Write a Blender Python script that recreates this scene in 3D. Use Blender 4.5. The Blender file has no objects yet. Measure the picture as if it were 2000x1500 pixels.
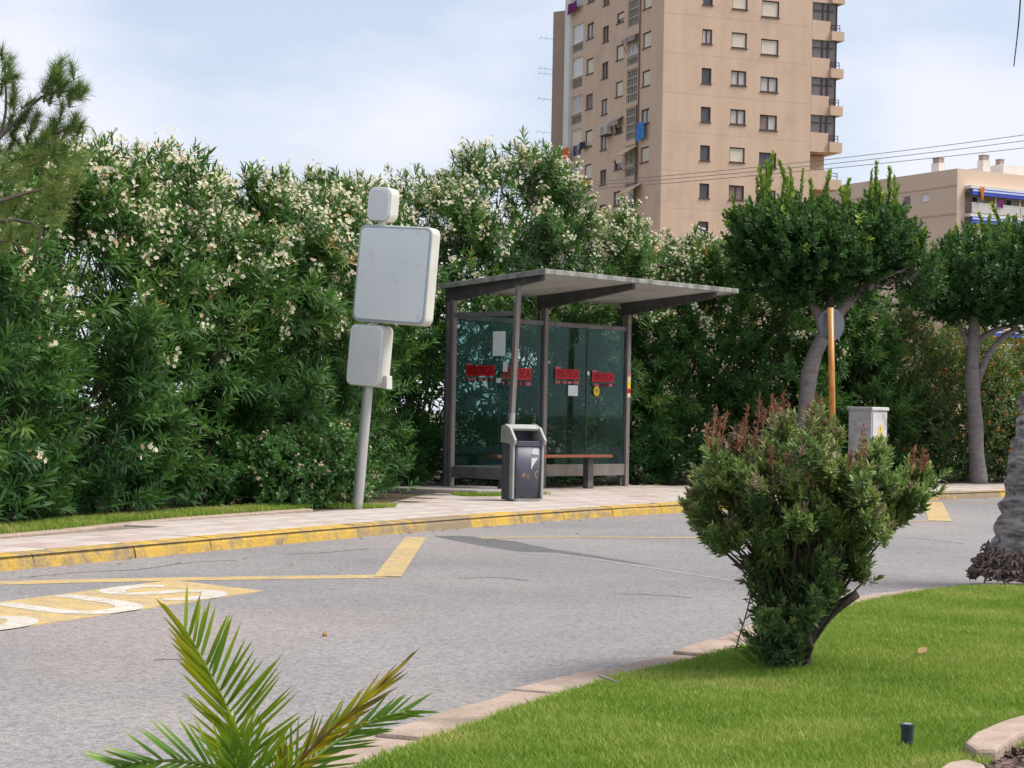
import bpy, bmesh, math, random
import numpy as np
from mathutils import Vector, Matrix

scene = bpy.context.scene
COL = scene.collection
RNG = np.random.default_rng(11)
random.seed(5)

# ------------------------------------------------------------------ camera
F_PX, HZ, RHO, CAMZ = 3800.0, 59.0, 0.0195, 1.06
PITCH = math.atan2(HZ, F_PX)
cam_d = bpy.data.cameras.new('camera')
cam_d.sensor_width = 36.0
cam_d.lens = F_PX / 2000.0 * 36.0
cam_d.clip_start = 0.1
cam_d.clip_end = 6000.0
cam = bpy.data.objects.new('camera', cam_d)
COL.objects.link(cam)
cam.matrix_world = (Matrix.Translation((0, 0, CAMZ)) @ Matrix.Rotation(math.pi / 2 + PITCH, 4, 'X')
                    @ Matrix.Rotation(RHO, 4, 'Z'))
scene.camera = cam

# ------------------------------------------------------------------ sun, sky, exposure
SUN_EL, SUN_AZ = math.radians(56), math.radians(94)      # azimuth clockwise from +Y (the viewing direction)
sun_d = bpy.data.lights.new('sun', 'SUN')
sun_d.energy = 2.3
sun_d.angle = math.radians(28)
sun_d.color = (1.0, 0.94, 0.85)
sun = bpy.data.objects.new('sun', sun_d)
COL.objects.link(sun)
sd = Vector((math.sin(SUN_AZ) * math.cos(SUN_EL), math.cos(SUN_AZ) * math.cos(SUN_EL), math.sin(SUN_EL)))
sun.rotation_euler = sd.to_track_quat('Z', 'Y').to_euler()
sun.location = (20, -5, 30)

world = bpy.data.worlds.new('World')
scene.world = world
world.use_nodes = True
wt = world.node_tree
wt.nodes.clear()
w_out = wt.nodes.new('ShaderNodeOutputWorld')
w_bg = wt.nodes.new('ShaderNodeBackground')
w_bg.inputs['Strength'].default_value = 0.094
w_sky = wt.nodes.new('ShaderNodeTexSky')
w_sky.sky_type = 'NISHITA'
w_sky.sun_disc = False
w_sky.sun_elevation = SUN_EL
w_sky.sun_rotation = SUN_AZ
w_sky.altitude = 0
w_sky.air_density = 1.0
w_sky.dust_density = 2.2
w_sky.ozone_density = 1.4
w_co = wt.nodes.new('ShaderNodeTexCoord')
w_map = wt.nodes.new('ShaderNodeMapping')
w_map.inputs['Scale'].default_value = (3.2, 3.2, 7.0)
w_map.inputs['Location'].default_value = (0.35, 0.1, 0.2)
w_no = wt.nodes.new('ShaderNodeTexNoise')
w_no.inputs['Scale'].default_value = 1.7
w_no.inputs['Detail'].default_value = 7.0
w_no.inputs['Roughness'].default_value = 0.5
w_rp = wt.nodes.new('ShaderNodeValToRGB')
w_rp.color_ramp.elements[0].position = 0.44
w_rp.color_ramp.elements[0].color = (0.40, 0.40, 0.40, 1)
w_rp.color_ramp.elements[1].position = 0.66
w_rp.color_ramp.elements[1].color = (0.97, 0.97, 0.97, 1)
w_mx = wt.nodes.new('ShaderNodeMixRGB')
w_mx.inputs['Color2'].default_value = (4.95, 5.05, 5.65, 1)      # thin veil of bright cloud
wt.links.new(w_co.outputs['Generated'], w_map.inputs['Vector'])
wt.links.new(w_map.outputs['Vector'], w_no.inputs['Vector'])
w_sep = wt.nodes.new('ShaderNodeSeparateXYZ')
wt.links.new(w_co.outputs['Generated'], w_sep.inputs[0])
w_hz = wt.nodes.new('ShaderNodeMapRange')                   # the veil thickens towards the horizon all round
w_hz.inputs['From Min'].default_value = 0.20
w_hz.inputs['From Max'].default_value = 0.03
w_hz.inputs['To Min'].default_value = 0.0
w_hz.inputs['To Max'].default_value = 0.20
wt.links.new(w_sep.outputs['Z'], w_hz.inputs['Value'])
w_ad = wt.nodes.new('ShaderNodeMath')
w_ad.operation = 'ADD'
wt.links.new(w_no.outputs['Fac'], w_ad.inputs[0])
wt.links.new(w_hz.outputs['Result'], w_ad.inputs[1])
wt.links.new(w_ad.outputs[0], w_rp.inputs['Fac'])
wt.links.new(w_rp.outputs['Color'], w_mx.inputs['Fac'])
wt.links.new(w_sky.outputs['Color'], w_mx.inputs['Color1'])
wt.links.new(w_mx.outputs['Color'], w_bg.inputs['Color'])
wt.links.new(w_bg.outputs['Background'], w_out.inputs['Surface'])

scene.view_settings.view_transform = 'Standard'
scene.view_settings.look = 'None'
scene.view_settings.exposure = 0.97
scene.view_settings.gamma = 1.0
scene.view_settings.use_curve_mapping = False
scene.render.engine = 'CYCLES'
scene.cycles.max_bounces = 8
scene.cycles.transparent_max_bounces = 12
scene.cycles.use_denoising = True

# ------------------------------------------------------------------ picture -> place
def ray(px, py):
    u, v = px - 1000.0, 750.0 - py
    c, s = math.cos(RHO), math.sin(RHO)
    u0, v0 = u * c - v * s, u * s + v * c
    cp, sp = math.cos(PITCH), math.sin(PITCH)
    return np.array([u0, F_PX * cp - v0 * sp, F_PX * sp + v0 * cp])

def at(px, py, Y):
    r = ray(px, py)
    return np.array([0, 0, CAMZ]) + r * (Y / r[1])

def gnd(px, py, z=0.0):
    r = ray(px, py)
    return np.array([0, 0, CAMZ]) + r * ((z - CAMZ) / r[2])

def project(q):
    d = np.asarray(q, float) - np.array([0, 0, CAMZ])
    cp, sp = math.cos(PITCH), math.sin(PITCH)
    yy, zz = d[1] * cp + d[2] * sp, -d[1] * sp + d[2] * cp
    u0, v0 = d[0] / yy * F_PX, zz / yy * F_PX
    c, s_ = math.cos(RHO), math.sin(RHO)
    return 1000 + u0 * c + v0 * s_, 750 - (-u0 * s_ + v0 * c)

# ------------------------------------------------------------------ materials
MATS = {}
def nodes_of(m):
    m.use_nodes = True
    nt = m.node_tree
    return nt, nt.nodes['Principled BSDF']

def ramp(nt, stops):
    r = nt.nodes.new('ShaderNodeValToRGB')
    e = r.color_ramp.elements
    e[0].position, e[0].color = stops[0][0], (*stops[0][1], 1)
    e[1].position, e[1].color = stops[-1][0], (*stops[-1][1], 1)
    for p, c in stops[1:-1]:
        k = e.new(p)
        k.color = (*c, 1)
    return r

def noise(nt, scale, detail=4, rough=0.55, coord='Object', stretch=None, dist=0.0):
    tc = nt.nodes.new('ShaderNodeTexCoord')
    n = nt.nodes.new('ShaderNodeTexNoise')
    n.inputs['Scale'].default_value = scale
    n.inputs['Detail'].default_value = detail
    n.inputs['Roughness'].default_value = rough
    n.inputs['Distortion'].default_value = dist
    if stretch:
        mp = nt.nodes.new('ShaderNodeMapping')
        mp.inputs['Scale'].default_value = stretch
        nt.links.new(tc.outputs[coord], mp.inputs['Vector'])
        nt.links.new(mp.outputs['Vector'], n.inputs['Vector'])
    else:
        nt.links.new(tc.outputs[coord], n.inputs['Vector'])
    return n

def mixc(nt, fac, a, b, mode='MIX'):
    m = nt.nodes.new('ShaderNodeMixRGB')
    m.blend_type = mode
    for sock, val in ((0, fac), (1, a), (2, b)):
        if isinstance(val, (int, float)):
            m.inputs[sock].default_value = val
        elif isinstance(val, tuple):
            m.inputs[sock].default_value = (*val, 1)
        else:
            nt.links.new(val, m.inputs[sock])
    return m.outputs['Color']

def mat(name, col, col2=None, scale=6.0, rough=0.6, spec=0.3, metal=0.0, bump=0.0, bscale=40.0,
        lo=0.35, hi=0.65, stretch=None, dirt=None, dscale=2.0, dlo=0.55, dhi=0.7):
    m = bpy.data.materials.new(name)
    nt, b = nodes_of(m)
    b.inputs['Roughness'].default_value = rough
    b.inputs['Specular IOR Level'].default_value = spec
    b.inputs['Metallic'].default_value = metal
    if col2 is None:
        col2 = tuple(c * 0.82 for c in col)
    n = noise(nt, scale, stretch=stretch)
    r = ramp(nt, [(lo, col), (hi, col2)])
    nt.links.new(n.outputs['Fac'], r.inputs['Fac'])
    out = r.outputs['Color']
    if dirt is not None:
        n2 = noise(nt, dscale, 6, 0.65)
        r2 = ramp(nt, [(dlo, (0, 0, 0)), (dhi, (1, 1, 1))])
        nt.links.new(n2.outputs['Fac'], r2.inputs['Fac'])
        out = mixc(nt, r2.outputs['Color'], out, dirt)
    nt.links.new(out, b.inputs['Base Color'])
    if bump:
        n3 = noise(nt, bscale, 5, 0.6)
        bp = nt.nodes.new('ShaderNodeBump')
        bp.inputs['Strength'].default_value = bump
        bp.inputs['Distance'].default_value = 0.02
        nt.links.new(n3.outputs['Fac'], bp.inputs['Height'])
        nt.links.new(bp.outputs['Normal'], b.inputs['Normal'])
    MATS[name] = m
    return m

def leaf_mat(name, stops, rough=0.42, spec=0.4, trans=0.28, tcol=(0.16, 0.30, 0.04)):
    m = bpy.data.materials.new(name)
    nt, b = nodes_of(m)
    a = nt.nodes.new('ShaderNodeAttribute')
    a.attribute_name = 'tint'
    r = ramp(nt, stops)
    nt.links.new(a.outputs['Fac'], r.inputs['Fac'])
    nt.links.new(r.outputs['Color'], b.inputs['Base Color'])
    b.inputs['Roughness'].default_value = rough
    b.inputs['Specular IOR Level'].default_value = spec
    t = nt.nodes.new('ShaderNodeBsdfTranslucent')
    nt.links.new(mixc(nt, 0.5, r.outputs['Color'], tcol), t.inputs['Color'])
    mx = nt.nodes.new('ShaderNodeMixShader')
    mx.inputs['Fac'].default_value = trans
    nt.links.new(b.outputs['BSDF'], mx.inputs[1])
    nt.links.new(t.outputs['BSDF'], mx.inputs[2])
    nt.links.new(mx.outputs['Shader'], nt.nodes['Material Output'].inputs['Surface'])
    MATS[name] = m
    return m

# ------------------------------------------------------------------ building blocks
def tag(o, label=None, cat=None, group=None, kind=None):
    if label: o['label'] = label
    if cat: o['category'] = cat
    if group: o['group'] = group
    if kind: o['kind'] = kind
    return o

def origin_of(o):
    v = np.zeros(3)
    while o is not None:
        v += np.array(o.location)
        o = o.parent
    return v

def empty(name, loc, label=None, cat=None, group=None, kind=None):
    o = bpy.data.objects.new(name, None)
    o.empty_display_size = 0.1
    o.location = [float(c) for c in loc]
    COL.objects.link(o)
    return tag(o, label, cat, group, kind)

def link_mesh(name, me, m, parent=None, base=None):
    o = bpy.data.objects.new(name, me)
    if m is not None:
        me.materials.append(MATS[m] if isinstance(m, str) else m)
    if parent is not None:
        o.parent = parent
    elif base is not None:
        o.location = [float(c) for c in base]
    COL.objects.link(o)
    return o

class MB:
    """collects faces in world coordinates; build() links them as one mesh object"""
    def __init__(self):
        self.v, self.f = [], []
    def add(self, verts, faces):
        k = len(self.v)
        self.v += [tuple(float(c) for c in p) for p in verts]
        self.f += [tuple(i + k for i in f) for f in faces]
        return self
    def hexa(self, p):
        return self.add(p, [(0, 3, 2, 1), (4, 5, 6, 7), (0, 1, 5, 4), (1, 2, 6, 5), (2, 3, 7, 6), (3, 0, 4, 7)])
    def box(self, c, s, rz=0.0):
        x, y, z = s[0] / 2, s[1] / 2, s[2] / 2
        cs, sn = math.cos(rz), math.sin(rz)
        return self.hexa([(c[0] + cs * a - sn * b, c[1] + sn * a + cs * b, c[2] + d) for d in (-z, z)
                          for a, b in ((-x, -y), (x, -y), (x, y), (-x, y))])
    def fbox(self, fr, a0, a1, d0, d1, z0, z1):
        return self.hexa([fr.p(a, d, z) for z in (z0, z1) for a, d in ((a0, d1), (a1, d1), (a1, d0), (a0, d0))])
    def bar(self, p, q, w, h, up=(0, 0, 1)):
        p, q, up = np.array(p, float), np.array(q, float), np.array(up, float)
        d = q - p
        d /= np.linalg.norm(d)
        s = np.cross(d, up)
        if np.linalg.norm(s) < 1e-6:
            s = np.array([1.0, 0, 0])
        s /= np.linalg.norm(s)
        u = np.cross(s, d)
        return self.hexa([e + s * a * w / 2 + u * b * h / 2 for e in (p, q) for a, b in ((-1, -1), (1, -1), (1, 1), (-1, 1))])
    def prism(self, poly, z0, z1):
        n = len(poly)
        v = [(p[0], p[1], z0) for p in poly] + [(p[0], p[1], z1) for p in poly]
        f = [tuple(range(n))[::-1], tuple(range(n, 2 * n))] + [(i, (i + 1) % n, n + (i + 1) % n, n + i) for i in range(n)]
        return self.add(v, f)
    def plate(self, o, ex, ey, en, poly, t):
        """polygon (in ex, ey) extruded by t along en"""
        o, ex, ey, en = (np.array(a, float) for a in (o, ex, ey, en))
        n = len(poly)
        lo = [o + ex * a + ey * b for a, b in poly]
        v = lo + [p + en * t for p in lo]
        f = [tuple(range(n))[::-1], tuple(range(n, 2 * n))] + [(i, (i + 1) % n, n + (i + 1) % n, n + i) for i in range(n)]
        return self.add(v, f)
    def tube(self, pts, rad, n=8, caps=True):
        pts = [np.array(p, float) for p in pts]
        if not hasattr(rad, '__len__'):
            rad = [rad] * len(pts)
        k0 = len(self.v)
        ref = None
        for i, p in enumerate(pts):
            d = pts[min(i + 1, len(pts) - 1)] - pts[max(i - 1, 0)]
            d = d / (np.linalg.norm(d) + 1e-12)
            if ref is None:
                ref = np.cross(d, [0.3, 0.9, 0.1])
                if np.linalg.norm(ref) < 1e-3:
                    ref = np.cross(d, [1, 0, 0])
            ref = ref - d * np.dot(ref, d)
            ref /= np.linalg.norm(ref)
            s = np.cross(d, ref)
            for j in range(n):
                a = 2 * math.pi * j / n
                self.v.append(tuple(p + (ref * math.cos(a) + s * math.sin(a)) * rad[i]))
        for i in range(len(pts) - 1):
            for j in range(n):
                a, b = k0 + i * n + j, k0 + i * n + (j + 1) % n
                self.f.append((a, b, b + n, a + n))
        if caps:
            self.f.append(tuple(k0 + j for j in range(n))[::-1])
            self.f.append(tuple(k0 + (len(pts) - 1) * n + j for j in range(n)))
        return self
    def build(self, name, m, parent=None, base=None, smooth=False, bevel=0.0, seg=2):
        off = origin_of(parent) if parent is not None else (np.array(base, float) if base is not None else np.zeros(3))
        me = bpy.data.meshes.new(name)
        me.from_pydata([tuple(np.array(p) - off) for p in self.v], [], self.f)
        if bevel:
            bm = bmesh.new()
            bm.from_mesh(me)
            bmesh.ops.remove_doubles(bm, verts=bm.verts, dist=1e-5)
            bmesh.ops.recalc_face_normals(bm, faces=bm.faces)
            es = [e for e in bm.edges if len(e.link_faces) == 2 and e.calc_face_angle(0) > 0.5]
            bmesh.ops.bevel(bm, geom=es, offset=bevel, segments=seg, profile=0.5, affect='EDGES', clamp_overlap=True)
            bm.to_mesh(me)
            bm.free()
        else:
            bm = bmesh.new()
            bm.from_mesh(me)
            bmesh.ops.recalc_face_normals(bm, faces=bm.faces)
            bm.to_mesh(me)
            bm.free()
        if smooth:
            me.polygons.foreach_set('use_smooth', [True] * len(me.polygons))
        me.update()
        return link_mesh(name, me, m, parent, base)

class Frame:
    """a vertical face: along ex, outward en"""
    def __init__(self, o, ex, en):
        self.o, self.ex, self.en = np.array(o, float), np.array(ex, float), np.array(en, float)
    def p(self, a, d, z):
        q = self.o + self.ex * a + self.en * d
        return np.array([q[0], q[1], z])
    def unproject(self, px, py, d=0.0):
        r = ray(px, py)
        o = self.o + self.en * d
        t = (np.dot(o[:2] - np.zeros(2), self.en[:2])) / np.dot(r[:2], self.en[:2])
        q = np.array([0, 0, CAMZ]) + r * t
        return float(np.dot(q[:2] - o[:2], self.ex[:2])), float(q[2])

def rrect(w, h, r, n=6):
    pts = []
    for cx, cy, a0 in ((w / 2 - r, h / 2 - r, 0), (-w / 2 + r, h / 2 - r, 90), (-w / 2 + r, -h / 2 + r, 180), (w / 2 - r, -h / 2 + r, 270)):
        for i in range(n + 1):
            a = math.radians(a0 + 90 * i / n)
            pts.append((cx + r * math.cos(a), cy + r * math.sin(a)))
    return pts

def catmull(pts, step=0.2):
    pts = [np.array(p, float) for p in pts]
    ext = [2 * pts[0] - pts[1]] + pts + [2 * pts[-1] - pts[-2]]
    out = []
    for i in range(1, len(ext) - 2):
        p0, p1, p2, p3 = ext[i - 1:i + 3]
        n = max(2, int(np.linalg.norm(p2 - p1) / step))
        for k in range(n):
            t = k / n
            out.append(0.5 * ((2 * p1) + (-p0 + p2) * t + (2 * p0 - 5 * p1 + 4 * p2 - p3) * t * t + (-p0 + 3 * p1 - 3 * p2 + p3) * t ** 3))
    out.append(pts[-1])
    return np.array(out)

def resample(line, step):
    seg = np.linalg.norm(np.diff(line, axis=0), axis=1)
    s = np.concatenate([[0], np.cumsum(seg)])
    n = int(s[-1] / step)
    q = np.linspace(0, s[-1], n + 1)
    return np.stack([np.interp(q, s, line[:, k]) for k in range(line.shape[1])], 1)

def offset_line(line, d):
    """positive d is to the left of the direction of travel"""
    t = np.gradient(line, axis=0)
    t /= np.linalg.norm(t, axis=1)[:, None]
    return line + np.stack([-t[:, 1], t[:, 0]], 1) * d

def inside(poly, P):
    poly = np.asarray(poly)
    x, y = P[:, 0], P[:, 1]
    res = np.zeros(len(P), bool)
    j = len(poly) - 1
    for i in range(len(poly)):
        xi, yi, xj, yj = *poly[i][:2], *poly[j][:2]
        c = ((yi > y) != (yj > y)) & (x < (xj - xi) * (y - yi) / (yj - yi + 1e-12) + xi)
        res ^= c
        j = i
    return res

def sheet(name, poly, z, m, parent=None, kind=None):
    me = bpy.data.meshes.new(name)
    bm = bmesh.new()
    vs = [bm.verts.new((float(p[0]), float(p[1]), z)) for p in poly]
    es = [bm.edges.new((vs[i], vs[(i + 1) % len(vs)])) for i in range(len(vs))]
    bmesh.ops.triangle_fill(bm, use_beauty=True, edges=es, normal=(0, 0, 1))
    for f in bm.faces:
        if f.normal.z < 0:
            f.normal_flip()
    bm.to_mesh(me)
    bm.free()
    return tag(link_mesh(name, me, m, parent), kind=kind)

def ribbon(name, line, w, z, m, parent=None, base=None):
    a, b = offset_line(np.asarray(line, float), w / 2), offset_line(np.asarray(line, float), -w / 2)
    mb = MB()
    n = len(line)
    mb.add([(p[0], p[1], z) for p in a] + [(p[0], p[1], z) for p in b], [(n + i, n + i + 1, i + 1, i) for i in range(n - 1)])
    return mb.build(name, m, parent, base)

# ------------------------------------------------------------------ leaves (numpy, many small faces)
def unit(a):
    return a / (np.linalg.norm(a, axis=-1, keepdims=True) + 1e-12)

class Leaves:
    def __init__(self):
        self.V, self.T = [], []
    def add(self, P, D, N, L, W, curl, tint):
        D = unit(D)
        S = unit(np.cross(D, N))
        U = np.cross(S, D)
        L, W, curl = (np.broadcast_to(np.asarray(q, float), (len(P),))[:, None] for q in (L, W, curl))
        v = np.empty((len(P), 6, 3), np.float32)
        v[:, 0] = P
        m1 = P + D * L * 0.34 + U * curl * L * 0.10
        v[:, 1] = m1 + S * W * 0.5
        v[:, 2] = m1 - S * W * 0.5
        m2 = P + D * L * 0.68 - U * curl * L * 0.06
        v[:, 3] = m2 + S * W * 0.40
        v[:, 4] = m2 - S * W * 0.40
        v[:, 5] = P + D * L * (1 - 0.15 * curl) - U * curl * L * 0.42
        self.V.append(v)
        self.T.append(np.broadcast_to(np.asarray(tint, np.float32), (len(P),)))
    def shoots(self, P, D, n, slen, L, W, a0, a1, tint, rng, curl=0.3, whorl=0, jit=0.25, tipt=0.0, start=0.0):
        """leafy shoots: n leaves set round each axis D from P, angle from the axis a0 at the foot to a1 at the tip"""
        D = unit(D)
        e1 = unit(np.cross(D, np.array([0.31, 0.17, 0.93])))
        e2 = np.cross(D, e1)
        m = len(P)
        ph0 = rng.uniform(0, 6.28, m)
        slen = np.broadcast_to(slen, (m,))
        sc = rng.uniform(0.8, 1.18, m)
        for j in range(n):
            f = start + (1 - start) * j / max(1, n - 1)
            ph = ph0 + (((j % whorl) * 2 * math.pi / whorl + (j // whorl) * math.pi / whorl * 1.08) if whorl else j * 2.4) + rng.normal(0, jit, m)
            an = a0 * (1 - f) + a1 * f + rng.normal(0, jit * 0.6, m)
            rad = e1 * np.cos(ph)[:, None] + e2 * np.sin(ph)[:, None]
            d = D * np.cos(an)[:, None] + rad * np.sin(an)[:, None]
            nn = D * np.sin(an)[:, None] - rad * np.cos(an)[:, None]
            ls = L * sc * rng.uniform(0.75, 1.15, m) * (1 - 0.35 * max(0, f - 0.6))
            self.add(P + D * (slen * f)[:, None], d, nn, ls, W * sc * rng.uniform(0.85, 1.15, m), curl * rng.uniform(0.2, 1.6, m),
                     np.clip(tint + rng.normal(0, 0.07, m) + tipt * f, 0, 1))
    def build(self, name, m, parent=None, base=None, kind=None):
        off = origin_of(parent) if parent is not None else (np.array(base, float) if base is not None else np.zeros(3))
        V = np.concatenate(self.V)
        n = len(V)
        V = (V - off.astype(np.float32)).reshape(-1, 3)
        tri = np.array([[0, 2, 1], [1, 2, 4], [1, 4, 3], [3, 4, 5]], np.int32)
        idx = (tri[None] + (np.arange(n, dtype=np.int32) * 6)[:, None, None]).reshape(-1)
        T = np.repeat(np.concatenate(self.T), 6)
        return raw_mesh(name, V, idx, T, m, parent, base, kind)

def raw_mesh(name, V, idx, tint, m, parent=None, base=None, kind=None):
    me = bpy.data.meshes.new(name)
    me.vertices.add(len(V))
    me.vertices.foreach_set('co', np.ascontiguousarray(V, np.float32).ravel())
    me.loops.add(len(idx))
    me.loops.foreach_set('vertex_index', np.ascontiguousarray(idx, np.int32))
    nt = len(idx) // 3
    me.polygons.add(nt)
    me.polygons.foreach_set('loop_start', np.arange(0, nt * 3, 3, dtype=np.int32))
    if tint is not None:
        a = me.attributes.new('tint', 'FLOAT', 'POINT')
        a.data.foreach_set('value', np.ascontiguousarray(tint, np.float32))
    me.update(calc_edges=True)
    return tag(link_mesh(name, me, m, parent, base), kind=kind)

class Flowers:
    """five-petalled flowers, each petal one quad"""
    def __init__(self):
        self.V, self.T = [], []
    def add(self, P, N, R, tint, rng):
        N = unit(N)
        e1 = unit(np.cross(N, np.array([0.2, 0.9, 0.33])))
        e2 = np.cross(N, e1)
        R = np.broadcast_to(R, (len(P),))[:, None]
        v = np.empty((len(P), 5, 4, 3), np.float32)
        a0 = rng.uniform(0, 6.28, len(P))
        for k in range(5):
            for q, (rr, da, up) in enumerate(((0.0, 0, 0.0), (0.85, -0.5, 0.28), (1.0, 0.1, 0.2), (0.8, 0.55, 0.3))):
                a = a0 + k * 1.2566 + da
                v[:, k, q] = P + (e1 * np.cos(a)[:, None] + e2 * np.sin(a)[:, None]) * R * rr + N * R * up
        self.V.append(v.reshape(-1, 4, 3))
        self.T.append(np.repeat(np.broadcast_to(tint, (len(P),)), 5))
    def build(self, name, m, parent):
        off = origin_of(parent)
        V = np.concatenate(self.V)
        n = len(V)
        idx = (np.array([[0, 1, 2], [0, 2, 3]], np.int32)[None] + (np.arange(n, dtype=np.int32) * 4)[:, None, None]).reshape(-1)
        return raw_mesh(name, (V - off.astype(np.float32)).reshape(-1, 3), idx, np.repeat(np.concatenate(self.T), 4), m, parent)

def text_mesh(name, body, size, m, parent, o, ex, ey, sx=1.0, align='CENTER'):
    cu = bpy.data.curves.new(name, 'FONT')
    cu.body = body
    cu.size = size
    cu.align_x = align
    cu.align_y = 'CENTER'
    cu.extrude = 0.0006
    ob = bpy.data.objects.new(name, cu)
    COL.objects.link(ob)
    dg = bpy.context.evaluated_depsgraph_get()
    me = bpy.data.meshes.new_from_object(ob.evaluated_get(dg))
    bpy.data.objects.remove(ob)
    bpy.data.curves.remove(cu)
    ex, ey = np.array(ex, float), np.array(ey, float)
    en = np.cross(ex, ey)
    off = origin_of(parent)
    o = np.array(o, float) - off
    for v in me.vertices:
        v.co = Vector(o + ex * v.co.x * sx + ey * v.co.y + en * v.co.z)
    return link_mesh(name, me, m, parent)
# ================================================================== materials
def make_asphalt(name, c1, c2, stain, patch=False):
    m = bpy.data.materials.new(name)
    nt, b = nodes_of(m)
    big = noise(nt, 0.35, 5, 0.6)
    r = ramp(nt, [(0.35, c1), (0.62, c2)])
    nt.links.new(big.outputs['Fac'], r.inputs['Fac'])
    st = noise(nt, 0.22, 3, 0.5, dist=0.6)
    rs = ramp(nt, [(0.52, (0, 0, 0)), (0.68, (0.75, 0.75, 0.75))])
    nt.links.new(st.outputs['Fac'], rs.inputs['Fac'])
    c = mixc(nt, rs.outputs['Color'], r.outputs['Color'], stain)
    sp = noise(nt, 46, 3, 0.75)
    rp = ramp(nt, [(0.32, (0.55, 0.55, 0.56)), (0.5, (0.98, 0.98, 0.98)), (0.68, (1.32, 1.3, 1.28))])
    nt.links.new(sp.outputs['Fac'], rp.inputs['Fac'])
    c = mixc(nt, 0.85, c, rp.outputs['Color'], 'MULTIPLY')
    fine = noise(nt, 150, 2, 0.8)
    rf = ramp(nt, [(0.36, (0.6, 0.6, 0.6)), (0.64, (1.35, 1.35, 1.35))])
    nt.links.new(fine.outputs['Fac'], rf.inputs['Fac'])
    c = mixc(nt, 0.7, c, rf.outputs['Color'], 'MULTIPLY')
    # scuffs drawn out along the road
    sk = noise(nt, 1.0, 5, 0.7, stretch=(5.2, 0.7, 1))
    rk = ramp(nt, [(0.66, (1, 1, 1)), (0.8, (0.82, 0.82, 0.83))])
    nt.links.new(sk.outputs['Fac'], rk.inputs['Fac'])
    c = mixc(nt, 0.8, c, rk.outputs['Color'], 'MULTIPLY')
    nt.links.new(c, b.inputs['Base Color'])
    b.inputs['Roughness'].default_value = 0.9
    b.inputs['Specular IOR Level'].default_value = 0.18
    bp = nt.nodes.new('ShaderNodeBump')
    bp.inputs['Strength'].default_value = 0.55
    bp.inputs['Distance'].default_value = 0.012
    nt.links.new(sp.outputs['Fac'], bp.inputs['Height'])
    nt.links.new(bp.outputs['Normal'], b.inputs['Normal'])
    MATS[name] = m

make_asphalt('asphalt', (0.285, 0.27, 0.262), (0.225, 0.217, 0.217), (0.34, 0.275, 0.25))
make_asphalt('asphalt_patch', (0.125, 0.125, 0.13), (0.16, 0.158, 0.16), (0.19, 0.18, 0.175))

def make_paint(name, col, under, wear_lo=0.58, wear_hi=0.66, scale=3.0, obj_wear=False):
    m = bpy.data.materials.new(name)
    nt, b = nodes_of(m)
    n1 = noise(nt, 1.3, 4)
    r1 = ramp(nt, [(0.3, col), (0.75, tuple(c * 0.84 for c in col))])
    nt.links.new(n1.outputs['Fac'], r1.inputs['Fac'])
    n = noise(nt, scale, 8, 0.72)
    fac = n.outputs['Fac']
    if obj_wear:
        a = nt.nodes.new('ShaderNodeAttribute')
        a.attribute_type = 'OBJECT'
        a.attribute_name = 'wear'
        ad = nt.nodes.new('ShaderNodeMath')
        ad.operation = 'ADD'
        nt.links.new(fac, ad.inputs[0])
        nt.links.new(a.outputs['Fac'], ad.inputs[1])
        fac = ad.outputs[0]
    r = ramp(nt, [(wear_lo, (0, 0, 0)), (wear_hi, (1, 1, 1))])
    nt.links.new(fac, r.inputs['Fac'])
    c = mixc(nt, r.outputs['Color'], r1.outputs['Color'], under)
    g = noise(nt, 60, 2, 0.7)
    rg = ramp(nt, [(0.35, (0.75, 0.75, 0.75)), (0.6, (1.08, 1.08, 1.08))])
    nt.links.new(g.outputs['Fac'], rg.inputs['Fac'])
    c = mixc(nt, 0.8, c, rg.outputs['Color'], 'MULTIPLY')
    nt.links.new(c, b.inputs['Base Color'])
    b.inputs['Roughness'].default_value = 0.75
    b.inputs['Specular IOR Level'].default_value = 0.25
    bp = nt.nodes.new('ShaderNodeBump')
    bp.inputs['Strength'].default_value = 0.5
    bp.inputs['Distance'].default_value = 0.01
    nt.links.new(g.outputs['Fac'], bp.inputs['Height'])
    nt.links.new(bp.outputs['Normal'], b.inputs['Normal'])
    MATS[name] = m

make_paint('kerb_paint', (0.58, 0.375, 0.065), (0.27, 0.21, 0.135), 0.43, 0.62, 6.5, True)
make_paint('road_yellow', (0.57, 0.415, 0.18), (0.29, 0.26, 0.22), 0.46, 0.72, 11.0)
make_paint('road_yellow_faded', (0.42, 0.335, 0.17), (0.235, 0.225, 0.22), 0.47, 0.66, 7.0)
make_paint('road_white', (0.60, 0.57, 0.52), (0.42, 0.33, 0.19), 0.44, 0.72, 11.0)

def make_tile():
    m = bpy.data.materials.new('paving')
    nt, b = nodes_of(m)
    oi = nt.nodes.new('ShaderNodeObjectInfo')
    r = ramp(nt, [(0.0, (0.45, 0.395, 0.355)), (0.5, (0.48, 0.43, 0.39)), (0.8, (0.45, 0.385, 0.345)), (1.0, (0.43, 0.335, 0.305))])
    nt.links.new(oi.outputs['Random'], r.inputs['Fac'])
    n = noise(nt, 3.0, 6, 0.65)
    rn = ramp(nt, [(0.3, (0.72, 0.70, 0.68)), (0.6, (1.12, 1.12, 1.12))])
    nt.links.new(n.outputs['Fac'], rn.inputs['Fac'])
    c = mixc(nt, 0.85, r.outputs['Color'], rn.outputs['Color'], 'MULTIPLY')
    nt.links.new(c, b.inputs['Base Color'])
    b.inputs['Roughness'].default_value = 0.85
    b.inputs['Specular IOR Level'].default_value = 0.2
    MATS['paving'] = m
make_tile()

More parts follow.
